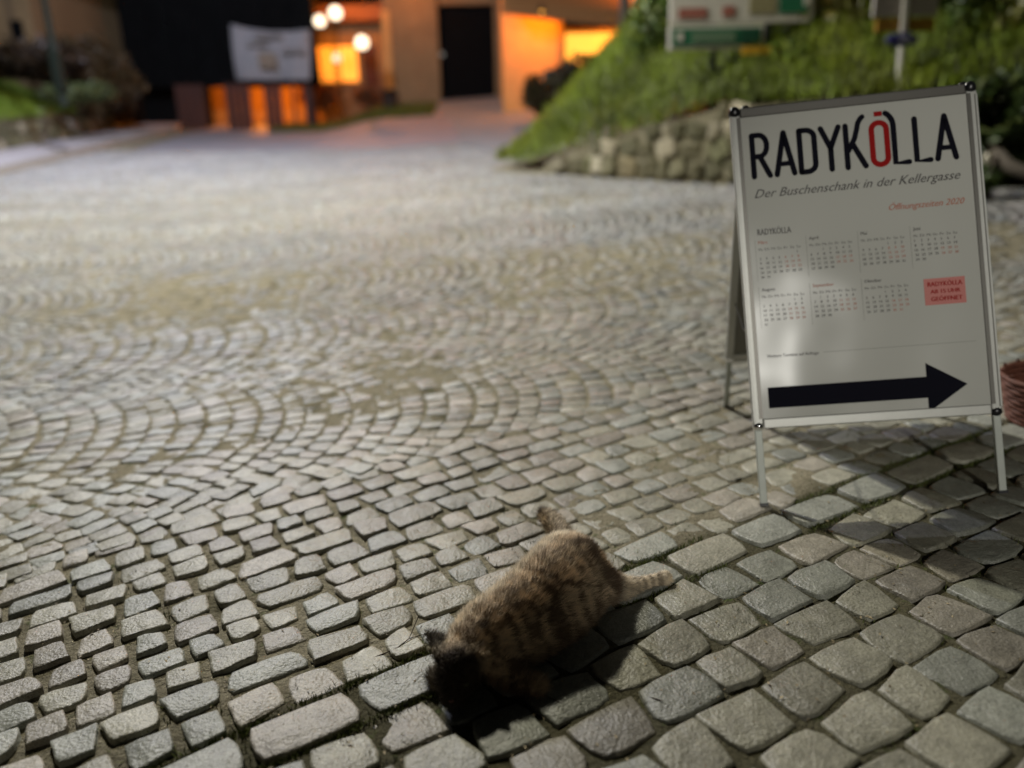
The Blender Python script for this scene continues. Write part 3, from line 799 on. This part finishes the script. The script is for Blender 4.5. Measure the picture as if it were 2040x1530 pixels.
wall_lamp(520, 150, 26.3, 190, 'sodium lamp inside the open ground floor of the barn')

# the dark lamp post on the left verge, with its lit head far above the picture
pb = at(122, 178, 15.8)
pb = Vector((pb.x, pb.y, pb.z))
street_lamp(pb, 5.6, (2.2, -2.6), 2700, (.74, .77, 1.0), 'dark green lamp post on the left grass verge')
# lamp behind the camera that lights the poster
fl = empty('floodlight', (1.65, -8.1, 4.4)); tag(fl, 'floodlight on a pole behind the photographer aimed at the board', 'lamp')
b = MB(); b.tube([(0, -.3, -4.55), (0, -.3, 0)], .06, 10); b.build('pole', M['dkpole'], fl, True)
b = MB(); b.box((-.2, -.2, -.14), (.2, 0, .14)); b.build('housing', M['pole'], fl, bevel=.02)
b = MB(); b.box((-.17, 0, -.11), (.17, .012, .11)); b.build('lens', M['neutral'], fl)
sd_ = bpy.data.lights.new('flood_beam', 'SPOT'); sd_.energy = 1550; sd_.color = (1, .975, .90); sd_.spot_size = math.radians(14); sd_.spot_blend = .75; sd_.shadow_soft_size = .14
so = bpy.data.objects.new('flood_beam', sd_); COL.objects.link(so); so.parent = fl; so.location = (0, .05, 0)
so.rotation_euler = (Vector((1.22, 1.75, .35)) - Vector((1.65, -8.05, 4.4))).to_track_quat('-Z', 'Y').to_euler()

# ------------------------------------------------------------------ road signs on the bank
def sign_root(name, px, py, Y, label, cat='sign'):
    p = at(px, py, Y); h = float(bank_h(np.array([p.x]), np.array([p.y]))[0][0]); r = empty(name, (p.x, p.y, h), (0, LEAN, 0)); return tag(r, label, cat)
sr = sign_root('direction_sign', 1480, 60, 8.9, 'large pale direction board above a green arrow sign and a small yellow sign')
for x in (1425, 1532):
    face(sr, x - 5, -80, x + 5, 200, 9.0, .07, 'post', M['dkpole'], z_down=.4)
pn = face(sr, 1337, -90, 1624, 46, 8.9, .04, 'board', M['white'], bevel=.004)
face(sr, 1352, 16, 1408, 36, 8.892, .006, 'faded_lettering', M['pinkred'], pn); face(sr, 1440, 12, 1464, 32, 8.892, .006, 'faded_lettering', M['pinkred'], pn)
face(sr, 1495, -60, 1548, 26, 8.892, .006, 'olive_field', M['olive'], pn); face(sr, 1556, -60, 1612, 26, 8.892, .006, 'green_field', M['green'], pn); face(sr, 1604, -40, 1616, 10, 8.886, .006, 'white_mark', M['white'], pn)
gs = face(sr, 1333, 50, 1522, 98, 8.9, .04, 'green_sign', M['white'], bevel=.004)
face(sr, 1339, 56, 1516, 90, 8.892, .006, 'green_field', M['green'], gs); face(sr, 1349, 64, 1361, 82, 8.885, .006, 'white_emblem', M['white'], gs)
face(sr, 1378, 62, 1465, 84, 8.886, .005, 'lettering_band', mat('band', (.13, .22, .14), rough=.6), gs); face(sr, 1474, 58, 1512, 84, 8.886, .006, 'dark_arrow', M['dgreen'], gs)
ys_ = face(sr, 1480, 92, 1548, 108, 8.8, .03, 'yellow_sign', M['yellow'])
sr = sign_root('signpost', 1800, 90, 7.7, 'white signpost with a grey plate, an ochre plate and a small blue plate')
Mi = (Matrix.Translation(sr.location) @ sr.rotation_euler.to_matrix().to_4x4()).inverted()
p0 = Mi @ at(1787, 215, 7.7); p1 = Mi @ at(1808, -40, 7.7)
b = MB(); b.tube([p0 - Vector((0, 0, .5)), p0, p1], .032, 12); b.build('post', M['white'], sr, True)
face(sr, 1744, -60, 1872, 32, 7.74, .03, 'grey_plate', mat('plate_grey', (.40, .37, .33), rough=.6))
face(sr, 1746, 36, 1862, 62, 7.745, .03, 'ochre_plate', M['yellowd'])
c = Mi @ at(1797, 79, 7.64); b = MB(); b.sphere(c, (.155, .02, .06), 20, 10); bp = b.build('blue_plate', M['blue'], sr, True)
b = MB(); b.sphere(c + Vector((.03, -.018, 0)), (.07, .008, .018), 12, 6); b.build('pale_mark', mat('mark', (.3, .3, .38)), bp, True)

# log / branch at the foot of the bank, right of the board
p = [at(1952, 292, 6.9), at(1985, 305, 6.75), at(2010, 330, 6.6), at(2060, 350, 6.5), at(2110, 352, 6.4)]
r = empty('fallen_branch', p[2]); tag(r, 'pale weathered branch lying at the foot of the bank right of the board', 'branch')
b = MB(); b.tube([q - p[2] for q in p], [.05, .06, .055, .05, .04], 9); b.build('bough', mat('deadwood', (.13, .11, .085), rough=.8, noise=[(9, .3)]), r, True)
q = [at(1990, 310, 6.7), at(1975, 335, 6.6), at(1972, 352, 6.55)]
b = MB(); b.tube([k - p[2] for k in q], [.03, .02, .015], 7); b.build('side_branch', M['bark'], r, True)
p = at(1968, 316, 6.5); r = empty('pale_stone', p); tag(r, 'small pale stone lying against the weathered branch', 'stone')
b = MB(); b.sphere((0, 0, 0), (.035, .03, .05), 9, 6); b.build('rock', M['cream'], r, True)
shrub('weed', at(1965, 360, 6.35), (.17, .1, .10), 350, .035, (.05, .09, .02), 'tuft of weeds at the bank foot right of the board', 133, cat='plant')

# ------------------------------------------------------------------ wicker basket with a cream jug, right edge
p = atz(2098, 845, .0); p.z = float(gz(p.x, p.y))
r = empty('wicker_basket', p); tag(r, 'reddish brown wicker basket on the cobbles behind the right leg of the board', 'basket')
for k in range(9):
    z = .012 + k * .017; rad = .125 + .0035 * k
    b = MB(); pts = [(rad * math.cos(t) * (1 + .012 * math.sin(t * 14 + k * math.pi)), rad * math.sin(t) * (1 + .012 * math.sin(t * 14 + k * math.pi)), z) for t in np.linspace(0, 2 * math.pi, 57)]
    b.tube(pts, .0095, 6, cap=False); b.build('wicker_strand', M['wicker'], r, True)
b = MB()
for k in range(14):
    t = k / 14 * 2 * math.pi; b.tube([(.12 * math.cos(t), .12 * math.sin(t), 0), (.155 * math.cos(t), .155 * math.sin(t), .165)], .005, 5)
b.build('stake', M['wicker'], r, True); b = MB(); b.tube([(0, 0, 0), (0, 0, .01)], .12, 20); b.build('basket_bottom', M['wicker'], r)
p = atz(2052, 858, .0); p.z = float(gz(p.x, p.y))
r = empty('jug', p); tag(r, 'cream coloured jug standing in front of the wicker basket at the right edge', 'jug')
b = MB(); b.tube([(0, 0, 0), (0, 0, .03), (0, 0, .06), (0, 0, .085), (0, 0, .1)], [.022, .03, .028, .016, .019], 14); b.build('vessel', M['cream'], r, True)
b = MB(); b.tube([(.018, 0, .088), (.04, 0, .075), (.03, 0, .035)], .004, 6); b.build('handle', M['cream'], r, True)

# ------------------------------------------------------------------ A-board
FX, FY = .636, 1.858; YAW = math.radians(-6.3); LN = math.radians(19.0); LNR = math.radians(21)
PW, PL, LEG = .634, .872, .2076
root = empty('advertising_board', (FX, FY, float(gz(FX, FY)) + .001), (0, math.radians(-1.17), YAW))
tag(root, 'aluminium A board with a white poster and a black arrow pointing right', 'advertising board')
TOT = LEG + PL
Mf = Matrix.Rotation(-LN, 4, 'X')                                            # leans away from the camera going up
top = Mf @ Vector((0, 0, TOT))
Mr = Matrix.Translation((.034, 0, 0)) @ Matrix.Diagonal(((PW - .044) / PW, 1, 1, 1)) @ Matrix.Translation(top + Vector((0, .012, 0))) @ Matrix.Rotation(LNR, 4, 'X') @ Matrix.Translation((0, 0, -TOT * math.cos(LN) / math.cos(LNR)))
FW = .027; T = .016
def aframe(Mx, front):
    s = 1 if front else -1
    nm = 'front_panel' if front else 'rear_panel'
    o_ = 0 if front else TOT * (math.cos(LN) / math.cos(LNR) - 1)
    if not front: Mx = Mx @ Matrix.Translation((0, 0, o_))
    # backing sheet
    b = MB(); b.box((FW * .6, -.004, LEG + FW * .6), (PW - FW * .6, .004, TOT - FW * .6), Mx); pan = b.build(nm, M['greyback'] if not front else M['paper'], root)
    prof = []
    for side in (0, 1):
        x0 = 0 if side == 0 else PW - FW
        b = MB(); b.box((x0, -T / 2, LEG + .012), (x0 + FW, T / 2, TOT - .02), Mx); o = b.build('side_profile', M['alu'], root, bevel=.003)
        if front:
            xa = FW * .62 if side == 0 else PW - FW * .62 - .010
            b = MB(); b.box((xa, -T / 2 - .0012, LEG + FW), (xa + .010, -T / 2 + .001, TOT - FW), Mx); b.build('dark_groove', M['alud'], o)
            xa = .001 if side == 0 else PW - .007
            b = MB(); b.box((xa, -T / 2 - .0035, LEG + .02), (xa + .006, -T / 2 + .001, TOT - .03), Mx); b.build('outer_lip', M['alu'], o, bevel=.001)
        # legs
        b = MB(); b.box((x0 + .004, -.004, -o_), (x0 + FW - .004, .008, LEG + .03), Mx); lg = b.build('leg', M['pole'], root, bevel=.0015)
        b = MB(); b.box((x0 + .002, -.006, -o_), (x0 + FW - .002, .010, .008 - o_), Mx); b.build('foot_cap', M['black'], lg)
    b = MB(); b.box((FW, -T / 2, TOT - FW), (PW - FW, T / 2, TOT), Mx); b.build('top_profile', M['alud'] if front else M['alu'], root, bevel=.003)
    b = MB(); b.box((FW, -T / 2, LEG), (PW - FW, T / 2, LEG + FW), Mx); b.build('bottom_profile', M['alu'], root, bevel=.003)
    for x0 in (0, PW - FW):
        b = MB(); c = Mx @ Vector((x0 + FW / 2, 0, TOT - .012)); b.sphere(c, (FW * .58, .013, .019), 14, 8); b.build('corner_cap', M['black'], root, True)
        b = MB(); c = Mx @ Vector((x0 + FW / 2, -.001, LEG + .006)); b.sphere(c, (FW * .55, .0105, .013), 14, 8); b.build('corner_piece', M['chrome'] if x0 == 0 else M['black'], root, True)
    return pan
pf = aframe(Mf, True); aframe(Mr, False)
b = MB(); b.tube([Mf @ Vector((.06, .02, TOT + .0)), Mf @ Vector((PW - .06, .02, TOT + .0))], .006, 8); b.build('hinge_bar', M['alu'], root, True)
for x0 in (.02, PW - .02):
    a = Mf @ Vector((x0, .006, LEG + .25)); c = Mr @ Vector((x0, -.006, LEG + .25)); b = MB(); b.tube([a, (a + c) / 2 + Vector((0, 0, -.03)), c], .002, 5); b.build('spread_stay', M['black'], root)
# poster with clear film
X0, Z1 = FW, TOT - FW; IW, IH = PW - 2 * FW, PL - 2 * FW
def film_mat():
    m = bpy.data.materials.new('poster_film'); m.use_nodes = True; n = m.node_tree.nodes; l = m.node_tree.links; p = n['Principled BSDF']
    p.inputs['Base Color'].default_value = (.50, .50, .455, 1); p.inputs['Roughness'].default_value = .55; p.inputs['Coat Weight'].default_value = .22; p.inputs['Coat Roughness'].default_value = .2; p.inputs['Specular IOR Level'].default_value = .2
    tc = n.new('ShaderNodeTexCoord'); t = n.new('ShaderNodeTexNoise'); t.inputs['Scale'].default_value = 3.2; t.inputs['Detail'].default_value = 1; l.new(tc.outputs['Object'], t.inputs['Vector'])
    bp = n.new('ShaderNodeBump'); bp.inputs['Strength'].default_value = .5; bp.inputs['Distance'].default_value = .03; l.new(t.outputs[0], bp.inputs['Height']); l.new(bp.outputs[0], p.inputs['Coat Normal'])
    return m
b = MB(); b.box((X0, -.0062, LEG + FW), (X0 + IW, -.0045, Z1), Mf); poster = b.build('poster', film_mat(), root)
YP = -.0068
def P3(x, t, lift=0):   # x, t metres from the poster's top left corner
    return Mf @ Vector((X0 + x, YP - lift, Z1 - t))
class Print:
    def __init__(s): s.b = MB()
    def poly(s, pts): s.b.add([P3(*p) for p in pts], [tuple(range(len(pts)))])
    def quad(s, x0, t0, x1, t1): s.poly([(x0, t0), (x1, t0), (x1, t1), (x0, t1)])
    def stroke(s, pts, w):
        pts = [Vector(p) for p in pts]; L = []; Rr = []
        for i, p in enumerate(pts):
            d = (pts[min(i + 1, len(pts) - 1)] - pts[max(i - 1, 0)]).normalized(); nrm = Vector((-d.y, d.x)) * w / 2; L.append(p + nrm); Rr.append(p - nrm)
        vs = [P3(q.x, q.y) for q in L] + [P3(q.x, q.y) for q in Rr]; n = len(pts)
        s.b.add(vs, [(i, i + 1, n + i + 1, n + i) for i in range(n - 1)])
        for k, e in enumerate((pts[0], pts[-1])):
            s.b.add([P3(e.x + w / 2 * .98 * math.cos(t), e.y + w / 2 * .98 * math.sin(t), .00006 * (k + 1)) for t in np.linspace(0, 2 * math.pi, 13)[:-1]], [tuple(range(12))])
    def build(s, name, m): return s.b.build(name, m, poster)
T0, HC, SW = .052, .112, .0145
sx = IW / .594
def Lx(k): return .0185 + k
def arc(cx, cy, rx, ry, a0, a1, n=10): return [(cx + rx * math.cos(math.radians(a)), cy + ry * math.sin(math.radians(a))) for a in np.linspace(a0, a1, n)]
Tp, Bt = T0, T0 + HC
pr = Print()
x = .026 # R
pr.stroke([(x, Bt), (x, Tp)], SW); pr.stroke([(x, Tp), (x + .018, Tp)] + arc(x + .018, Tp + .029, .020, .029, -90, 90) + [(x, Tp + .058)], SW); pr.stroke([(x + .018, Tp + .058), (x + .042, Bt)], SW)
x = .088 # A
def letA(x): pr.stroke([(x, Bt), (x + .023, Tp)], SW); pr.stroke([(x + .023, Tp), (x + .046, Bt)], SW); pr.stroke([(x + .008, Bt - .028), (x + .038, Bt - .028)], SW * .9)
letA(.086)
x = .150 # D
pr.stroke([(x, Tp), (x, Bt)], SW); pr.stroke([(x, Tp), (x + .016, Tp)] + arc(x + .016, Tp + .02, .022, .02, -90, 0) + [(x + .038, Bt - .02)] + arc(x + .016, Bt - .02, .022, .02, 0, 90) + [(x, Bt)], SW)
x = .206 # Y
pr.stroke([(x, Tp), (x + .023, Tp + .055)], SW); pr.stroke([(x + .046, Tp), (x + .023, Tp + .055)], SW); pr.stroke([(x + .023, Tp + .055), (x + .023, Bt)], SW)
x = .270 # K whose arm sweeps up over the O
pr.stroke([(x, Tp), (x, Bt)], SW); pr.stroke([(x + .004, Tp + .068), (x + .022, Tp + .035), (x + .030, Tp + .008)] + arc(x + .062, Tp + .012, .032, .038, 190, 238, 7), SW * .95); pr.stroke([(x + .016, Tp + .05), (x + .046, Bt)], SW)
# L with sweeping stem
x = .392
pr.stroke(arc(x - .034, Tp + .012, .034, .040, -62, 0, 8) + [(x, Tp + .03), (x, Bt), (x + .034, Bt)], SW)
x = .446; pr.stroke([(x, Tp), (x, Bt), (x + .034, Bt)], SW)
letA(.498)
pr.build('headline_lettering', M['ink'])
pr = Print(); x = .336
pr.stroke([(x, Tp + .022)] + arc(x + .019, Tp + .018, .019, .018, 180, 360) + [(x + .038, Bt - .018)] + arc(x + .019, Bt - .018, .019, .018, 0, 180) + [(x, Tp + .022)], SW)
pr.quad(x + .009, Tp - .030, x + .030, Tp - .017)
pr.build('headline_red_letter', M['red'])
# arrow
pr = Print(); yb_ = .735
pr.quad(.018, yb_, .425, yb_ + .056); pr.poly([(.425, yb_ - .036), (.526, yb_ + .026), (.425, yb_ + .094)])
pr.build('arrow', M['ink'])
# typeset text
DG = {}
def glyph(txt, shear=0):
    k = (txt, shear)
    if k in DG: return DG[k]
    cu = bpy.data.curves.new('t', 'FONT'); cu.body = txt; cu.size = 1; cu.shear = shear; cu.resolution_u = 2
    o = bpy.data.objects.new('t', cu); COL.objects.link(o); bpy.context.view_layer.update()
    dg = bpy.context.evaluated_depsgraph_get(); me = bpy.data.meshes.new_from_object(o.evaluated_get(dg))
    V = np.array([v.co[:] for v in me.vertices]) if len(me.vertices) else np.zeros((0, 3)); Fs = [tuple(p.vertices) for p in me.polygons]
    bpy.data.objects.remove(o); bpy.data.meshes.remove(me); bpy.data.curves.remove(cu)
    DG[k] = (V, Fs); return DG[k]
def text(pr, txt, x0, t, h, width=None, shear=0, bold=0):
    V, Fs = glyph(txt, shear)
    if not len(V): return
    w = V[:, 0].max() - V[:, 0].min(); sxx = h if width is None else width / w
    for dx in ([0, bold] if bold else [0]):
        pr.b.add([P3(x0 + dx + (v[0] - V[:, 0].min()) * sxx, t - v[1] * h, dx * .1) for v in V], Fs)
pr = Print(); text(pr, 'Der Buschenschank in der Kellergasse', .022, .222, .034, .528, .42, .0006); pr.build('slogan_lettering', M['inkg'])
pr = Print(); text(pr, 'Öffnungszeiten 2020', .365, .288, .024, .19, .38, .0008); pr.build('opening_times_lettering', M['inkr'])
pk = Print(); pg = Print(); po = Print(); ln = Print()
text(pk, 'RADYKÖLLA', .022, .323, .024, .088, 0, .0008)
months = [('März', 6, 31, 0, 0), ('April', 2, 30, 1, 0), ('Mai', 4, 31, 2, 0), ('Juni', 0, 30, 3, 0), ('August', 5, 31, 0, 1), ('September', 1, 30, 1, 1), ('Oktober', 3, 31, 2, 1)]
for (nm, st, nd, cx_, ry_) in months:
    x0 = .022 + cx_ * .133; t0 = .347 + ry_ * .128
    text(pk if nm not in ('September', 'März') else po, nm, x0, t0, .0125, None, 0, .0004)
    for k, dn in enumerate(('Mo', 'Di', 'Mi', 'Do', 'Fr', 'Sa', 'So')): text(pg, dn, x0 + k * .0165, t0 + .018, .0095, .011)
    for d in range(nd):
        q = d + st; k = q % 7; rr_ = q // 7
        tgt = po if (k >= 4 and rr_ in ((1, 2, 3) if (cx_ + ry_) % 2 == 0 else (2, 3, 4))) else pg
        text(tgt, str(d + 1), x0 + k * .0165 + .001, t0 + .031 + rr_ * .0125, .0098, None, 0, .0004)
    ln.quad(x0 - .008, t0 - .012, x0 - .0074, t0 + .10)
text(pg, 'Weitere Termine auf Anfrage', .022, .655, .0125, .135, 0, .0003)
ln.quad(.17, .650, .555, .6508)
tag(pk.build('calendar_titles', M['inkg']), kind='stuff'); tag(pg.build('calendar_figures', M['inkg']), kind='stuff'); tag(po.build('calendar_red_figures', M['inkr']), kind='stuff'); tag(ln.build('calendar_lines', M['greyback']), kind='stuff')
pr = Print(); pr.quad(.437, .478, .540, .548); bx = pr.build('red_notice_box', M['inkp'])
YP -= .0003
pr = Print(); text(pr, 'RADYKÖLLA', .446, .499, .017, .086, 0, .001); text(pr, 'AB 15 UHR', .452, .518, .015, .074, 0, .001); text(pr, 'GEÖFFNET', .452, .538, .016, .078, 0, .001)
pr.build('notice_lettering', M['red'])

# ------------------------------------------------------------------ cat
def cpt(px, py, z): return atz(px, py, z)
catloc = cpt(1060, 1235, 0.0); catloc.z = float(gz(catloc.x, catloc.y))
cat = empty('cat', catloc); tag(cat, 'brown tabby cat lying on the cobbles, head lowered and hind leg stretched out', 'cat')
prims = []   # (p, r) chains
def C_(px, py, z): return cpt(px, py, z) - catloc
trunk = [(C_(1122, 1118, .072), .062), (C_(1130, 1146, .080), .089), (C_(1100, 1178, .080), .089), (C_(1060, 1208, .076), .079), (C_(1018, 1236, .074), .073), (C_(975, 1262, .074), .067), (C_(942, 1288, .074), .055), (C_(925, 1306, .072), .045)]
belly = [(C_(1160, 1185, .05), .055), (C_(1125, 1222, .045), .054), (C_(1070, 1258, .045), .053), (C_(1010, 1296, .045), .048)]
hindleg = [(C_(1160, 1150, .07), .060), (C_(1198, 1166, .048), .042), (C_(1234, 1172, .032), .026), (C_(1268, 1166, .023), .0165), (C_(1300, 1157, .018), .014), (C_(1324, 1153, .018), .0175)]
tail = [(C_(1128, 1092, .06), .026), (C_(1118, 1066, .055), .024), (C_(1104, 1044, .056), .021), (C_(1090, 1030, .06), .018), (C_(1080, 1022, .066), .012)]
fore1 = [(C_(950, 1310, .05), .042), (C_(910, 1355, .03), .026), (C_(885, 1360, .022), .019), (C_(869, 1346, .02), .018)]
fore2 = [(C_(990, 1310, .05), .042), (C_(1020, 1345, .028), .026), (C_(1050, 1365, .02), .019), (C_(1068, 1368, .018), .020)]
head = [(C_(916, 1326, .072), .042), (C_(912, 1342, .062), .040)]
muz = [(C_(906, 1362, .050), .028), (C_(901, 1382, .040), .021)]
b = MB()
def chain(ch, step=.35):
    for (p0, r0), (p1, r1) in zip(ch[:-1], ch[1:]):
        L = (p1 - p0).length; k = max(1, int(L / (min(r0, r1) * step)))
        for i in range(k + 1):
            f = i / k; b.sphere(p0.lerp(p1, f), r0 + (r1 - r0) * f, 14, 10)
for ch in (trunk, belly, hindleg, tail, fore1, fore2, head, muz): chain(ch)
b.sphere(C_(890, 1352, .052), .022, 12, 8); b.sphere(C_(932, 1352, .052), .022, 12, 8)
def ear(c0, c1, tip, rw):
    mid = (c0 + c1) / 2; n = (c1 - c0).cross(tip - mid).normalized() * .0075
    vs = [c0 - n, c1 - n, tip, c0 + n, c1 + n, tip + n * .3]
    b.add(vs, [(0, 1, 2), (3, 5, 4), (0, 3, 4, 1), (1, 4, 5, 2), (2, 5, 3, 0)])
ear(C_(868, 1318, .088), C_(912, 1278, .100), C_(842, 1254, .112), 0)
ear(C_(928, 1288, .105), C_(968, 1318, .09), C_(962, 1244, .118), 0)
me = bpy.data.meshes.new('body'); me.from_pydata([tuple(v) for v in b.v], [], b.f); me.update()
tmp = bpy.data.objects.new('t', me); COL.objects.link(tmp)
rm = tmp.modifiers.new('r', 'REMESH'); rm.mode = 'VOXEL'; rm.voxel_size = .0042
smo = tmp.modifiers.new('s', 'SMOOTH'); smo.iterations = 6; smo.factor = .5
bpy.context.view_layer.update()
dg = bpy.context.evaluated_depsgraph_get(); bm_ = bpy.data.meshes.new_from_object(tmp.evaluated_get(dg)); bpy.data.objects.remove(tmp)
nv = len(bm_.vertices); V = np.empty(nv * 3, np.float32); bm_.vertices.foreach_get('co', V); V = V.reshape(-1, 3)
floor = -.002; V[:, 2] = np.maximum(V[:, 2], floor)
bm_.vertices.foreach_set('co', V.ravel()); bm_.update()
def cat_color(P):
    """coat pattern plus painted head shade, from position on the body"""
    def near_chain(ch):
        best = np.full(len(P), 9.); tt = np.zeros(len(P)); acc = 0
        for (p0, r0), (p1, r1) in zip(ch[:-1], ch[1:]):
            a = np.array(p0); d = np.array(p1) - a; L = np.linalg.norm(d); t = np.clip(((P - a) @ d) / (L * L), 0, 1)
            q = np.linalg.norm(P - a - t[:, None] * d, axis=1) - (r0 + (r1 - r0) * t)
            u = q < best; best = np.where(u, q, best); tt = np.where(u, acc + t * L, tt); acc += L
        return best, tt
    dt, tt = near_chain(trunk); dl, tl = near_chain(hindleg); dtl, ttl = near_chain(tail); dm, _ = near_chain(muz); dh, _ = near_chain(head)
    dbel, tb = near_chain(belly)
    ax = np.array(trunk[-1][0]) - np.array(trunk[1][0]); ax /= np.linalg.norm(ax); sd = np.cross(ax, [0, 0, 1]); sd /= np.linalg.norm(sd)
    mid = np.array(trunk[3][0]); off = (P - mid) @ (-sd)      # + toward the picture's right (belly)
    off = off if ((np.array(hindleg[-1][0]) - mid) @ (-sd)) > 0 else -off
    nz = vnoise(P[:, 0] * 1.0 + 4, P[:, 1] + P[:, 2] * .6 + 3, 42, 3); nz2 = vnoise(P[:, 0] + 8, P[:, 1] + 2 + P[:, 2], 70, 2)
    base = np.array([.80, .68, .50])[None] * (.75 + .5 * nz2[:, None])
    dark = np.array([.11, .075, .05])[None]
    stripe = np.sin((tt + .018 * (nz - .5) * 2 + off * .12) * 2 * np.pi / .026) * .5 + .5
    flank = np.clip((off + .045) / .07, 0, 1)
    s = np.clip((stripe + nz * .9 - .95 + .25 * flank) * 2.4, 0, 1) * (.25 + .75 * flank)
    blotch = np.clip((nz - .55) * 5, 0, 1) * .55
    s = np.clip(np.maximum(s * (.55 + .6 * nz), blotch * np.clip(flank + .35, 0, 1)), 0, .9)
    leg = (dl < dt - .004) & (tl > .05)
    s = np.where(leg, np.clip((np.sin(tl * 2 * np.pi / .024) + .15) * 1.6, 0, .5), s)
    tl_ = (dtl < dt - .002)
    s = np.where(tl_, np.clip((np.sin(ttl * 2 * np.pi / .026) + .25) * 2, 0, .9), s)
    hd = np.clip((.022 - np.minimum(dh, dm)) / .02, 0, 1) * np.clip((dt - np.minimum(dh, dm) + .012) / .012, 0, 1)
    s = np.maximum(s, np.clip((.055 - P[:, 2]) / .03, 0, 1) * np.clip((off - .0) / .03, 0, 1) * .6 * ~leg)  # also darker low on the belly side
    c = base * (1 - s[:, None]) + dark * s[:, None]
    ex = np.minimum.reduce([np.linalg.norm(P - np.array(q), axis=1) + w for q, w in ((C_(852, 1266, .108), 0), (C_(868, 1278, .1), 0), (C_(962, 1252, .115), .006), (C_(952, 1290, .100), .014))])
    df, _ = near_chain(fore1)
    fd = np.clip((np.minimum(dh, dm) * -1 + dt + .008) / .022, 0, 1) * np.clip((.03 - np.minimum(dh, dm)) / .015, 0, 1)
    fd = np.maximum(fd, np.clip((.026 - ex) / .008, 0, 1) * .93); fd = np.maximum(fd, ((df < .006) & (df < dt)) * .8); fd = fd[:, None] * .96
    c = c * (1 - fd) + np.array([.022, .016, .012])[None] * fd  # head shade painted into the coat; ears and forepaw darkened too
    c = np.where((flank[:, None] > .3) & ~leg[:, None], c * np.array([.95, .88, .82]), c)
    return c
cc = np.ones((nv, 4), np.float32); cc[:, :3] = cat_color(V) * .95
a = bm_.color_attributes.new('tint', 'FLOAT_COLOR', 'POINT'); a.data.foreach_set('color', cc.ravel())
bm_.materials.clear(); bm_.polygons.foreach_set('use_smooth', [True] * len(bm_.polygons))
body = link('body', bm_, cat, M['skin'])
N = np.empty(nv * 3, np.float32); bm_.vertices.foreach_get('normal', N); N = N.reshape(-1, 3)
# fur strands
ns = 80000; pick = rs.randint(0, nv, ns); P = V[pick] + rs.normal(0, .0012, (ns, 3)); Nn = N[pick]
tdir = np.array(trunk[0][0]) - np.array(trunk[-1][0]); tdir /= np.linalg.norm(tdir)
isleg = None
flow = np.repeat(tdir[None], ns, 0)
ld = np.array(hindleg[-1][0]) - np.array(hindleg[0][0]); ld /= np.linalg.norm(ld)
lpos = np.linalg.norm(P - np.array(hindleg[3][0]), axis=1) < .075; flow[lpos] = ld
flow = flow - (flow * Nn).sum(1)[:, None] * Nn + rs.normal(0, .25, (ns, 3))
dirn = flow * .8 + Nn * .45; dirn /= np.linalg.norm(dirn, axis=1)[:, None]
thick_ = np.clip(np.linalg.norm(P - np.array(hindleg[-1][0]), axis=1) / .12, .4, 1); hd_ = np.clip(np.linalg.norm(P - np.array(head[0][0]), axis=1) / .09, .35, 1)
ln_ = rs.uniform(.009, .023, ns) * np.minimum(thick_, hd_)
side = np.cross(dirn, Nn); side /= (np.linalg.norm(side, axis=1)[:, None] + 1e-6)
w_ = .0011
tipP = P + dirn * ln_[:, None]; tipP[:, 2] = np.maximum(tipP[:, 2], floor)
V3 = np.stack([P - side * w_ / 2, P + side * w_ / 2, tipP], 1).reshape(-1, 3)
fc = cat_color(P) * rs.uniform(.75, 1.35, (ns, 1))
fo = link('fur', mesh_np('fur', V3, np.arange(3 * ns).reshape(-1, 3), False, np.repeat(fc, 3, 0)), cat, M['fur']); tag(fo, kind='stuff')
# face details
b = MB(); b.sphere(C_(899, 1395, .040), (.006, .005, .0045), 10, 6); b.build('nose', mat('nose', (.18, .08, .07), rough=.5), cat, True)
for px in (893, 927):
    b = MB(); b.sphere(C_(px, 1362, .062), .0085, 12, 8); b.build('eye', M['eye'], cat, True)

# ------------------------------------------------------------------ twigs and litter
def twig(pts, rad, label):
    P = [cpt(px, py, .006 + z) for px, py, z in pts]; r = empty('twig', P[0]); tag(r, label, 'twig')
    b = MB(); b.tube([q - P[0] for q in P], [rad * (1 - .5 * i / len(P)) for i in range(len(P))], 6); b.build('stick', M['twig'], r, True)
    return r, P
r, P = twig([(745, 1310, .0), (790, 1292, .006), (815, 1272, .01), (835, 1225, .02)], .0014, 'thin dark twig on the cobbles just left of the cat head')
b = MB(); b.tube([P[2] - P[0], cpt(850, 1262, .01) - P[0]], .0008, 5); b.build('side_twig', M['twig'], r)
twig([(1040, 1392, .0), (1075, 1380, .004), (1120, 1402, .0)], .0012, 'dark stalk on the slab below the cat')
twig([(1290, 1388, 0), (1320, 1396, .003)], .0014, 'tiny stalk on the setts right of the cat')
ll = []
n = 3200
uu = rs.uniform(-1.1, 2.3, n); vv = rs.uniform(-.8, 1.4, n); lx_, ly_ = xy_of(uu, vv)
k = vnoise(lx_, ly_, 3, 2) > .45; lx_, ly_ = lx_[k], ly_[k]; n = len(lx_)
P = np.stack([lx_, ly_, gz(lx_, ly_) + .002], 1); th = rs.uniform(0, 6.28, n); s = rs.uniform(.002, .006, n)[:, None]
a_ = np.stack([np.cos(th), np.sin(th), rs.uniform(-.3, .3, n)], 1); b_ = np.stack([-np.sin(th), np.cos(th), rs.uniform(-.3, .3, n)], 1)
Vq = np.stack([P - a_ * s, P - b_ * s * .4, P + a_ * s, P + b_ * s * .4], 1).reshape(-1, 3)
lc = np.array([.2, .16, .09])[None] * rs.uniform(.4, 2.2, (n, 1))
o = link('leaf_litter', mesh_np('leaf_litter', Vq, np.arange(4 * n).reshape(-1, 4), False, np.repeat(lc, 4, 0)), None, M['grass']); tag(o, kind='stuff')
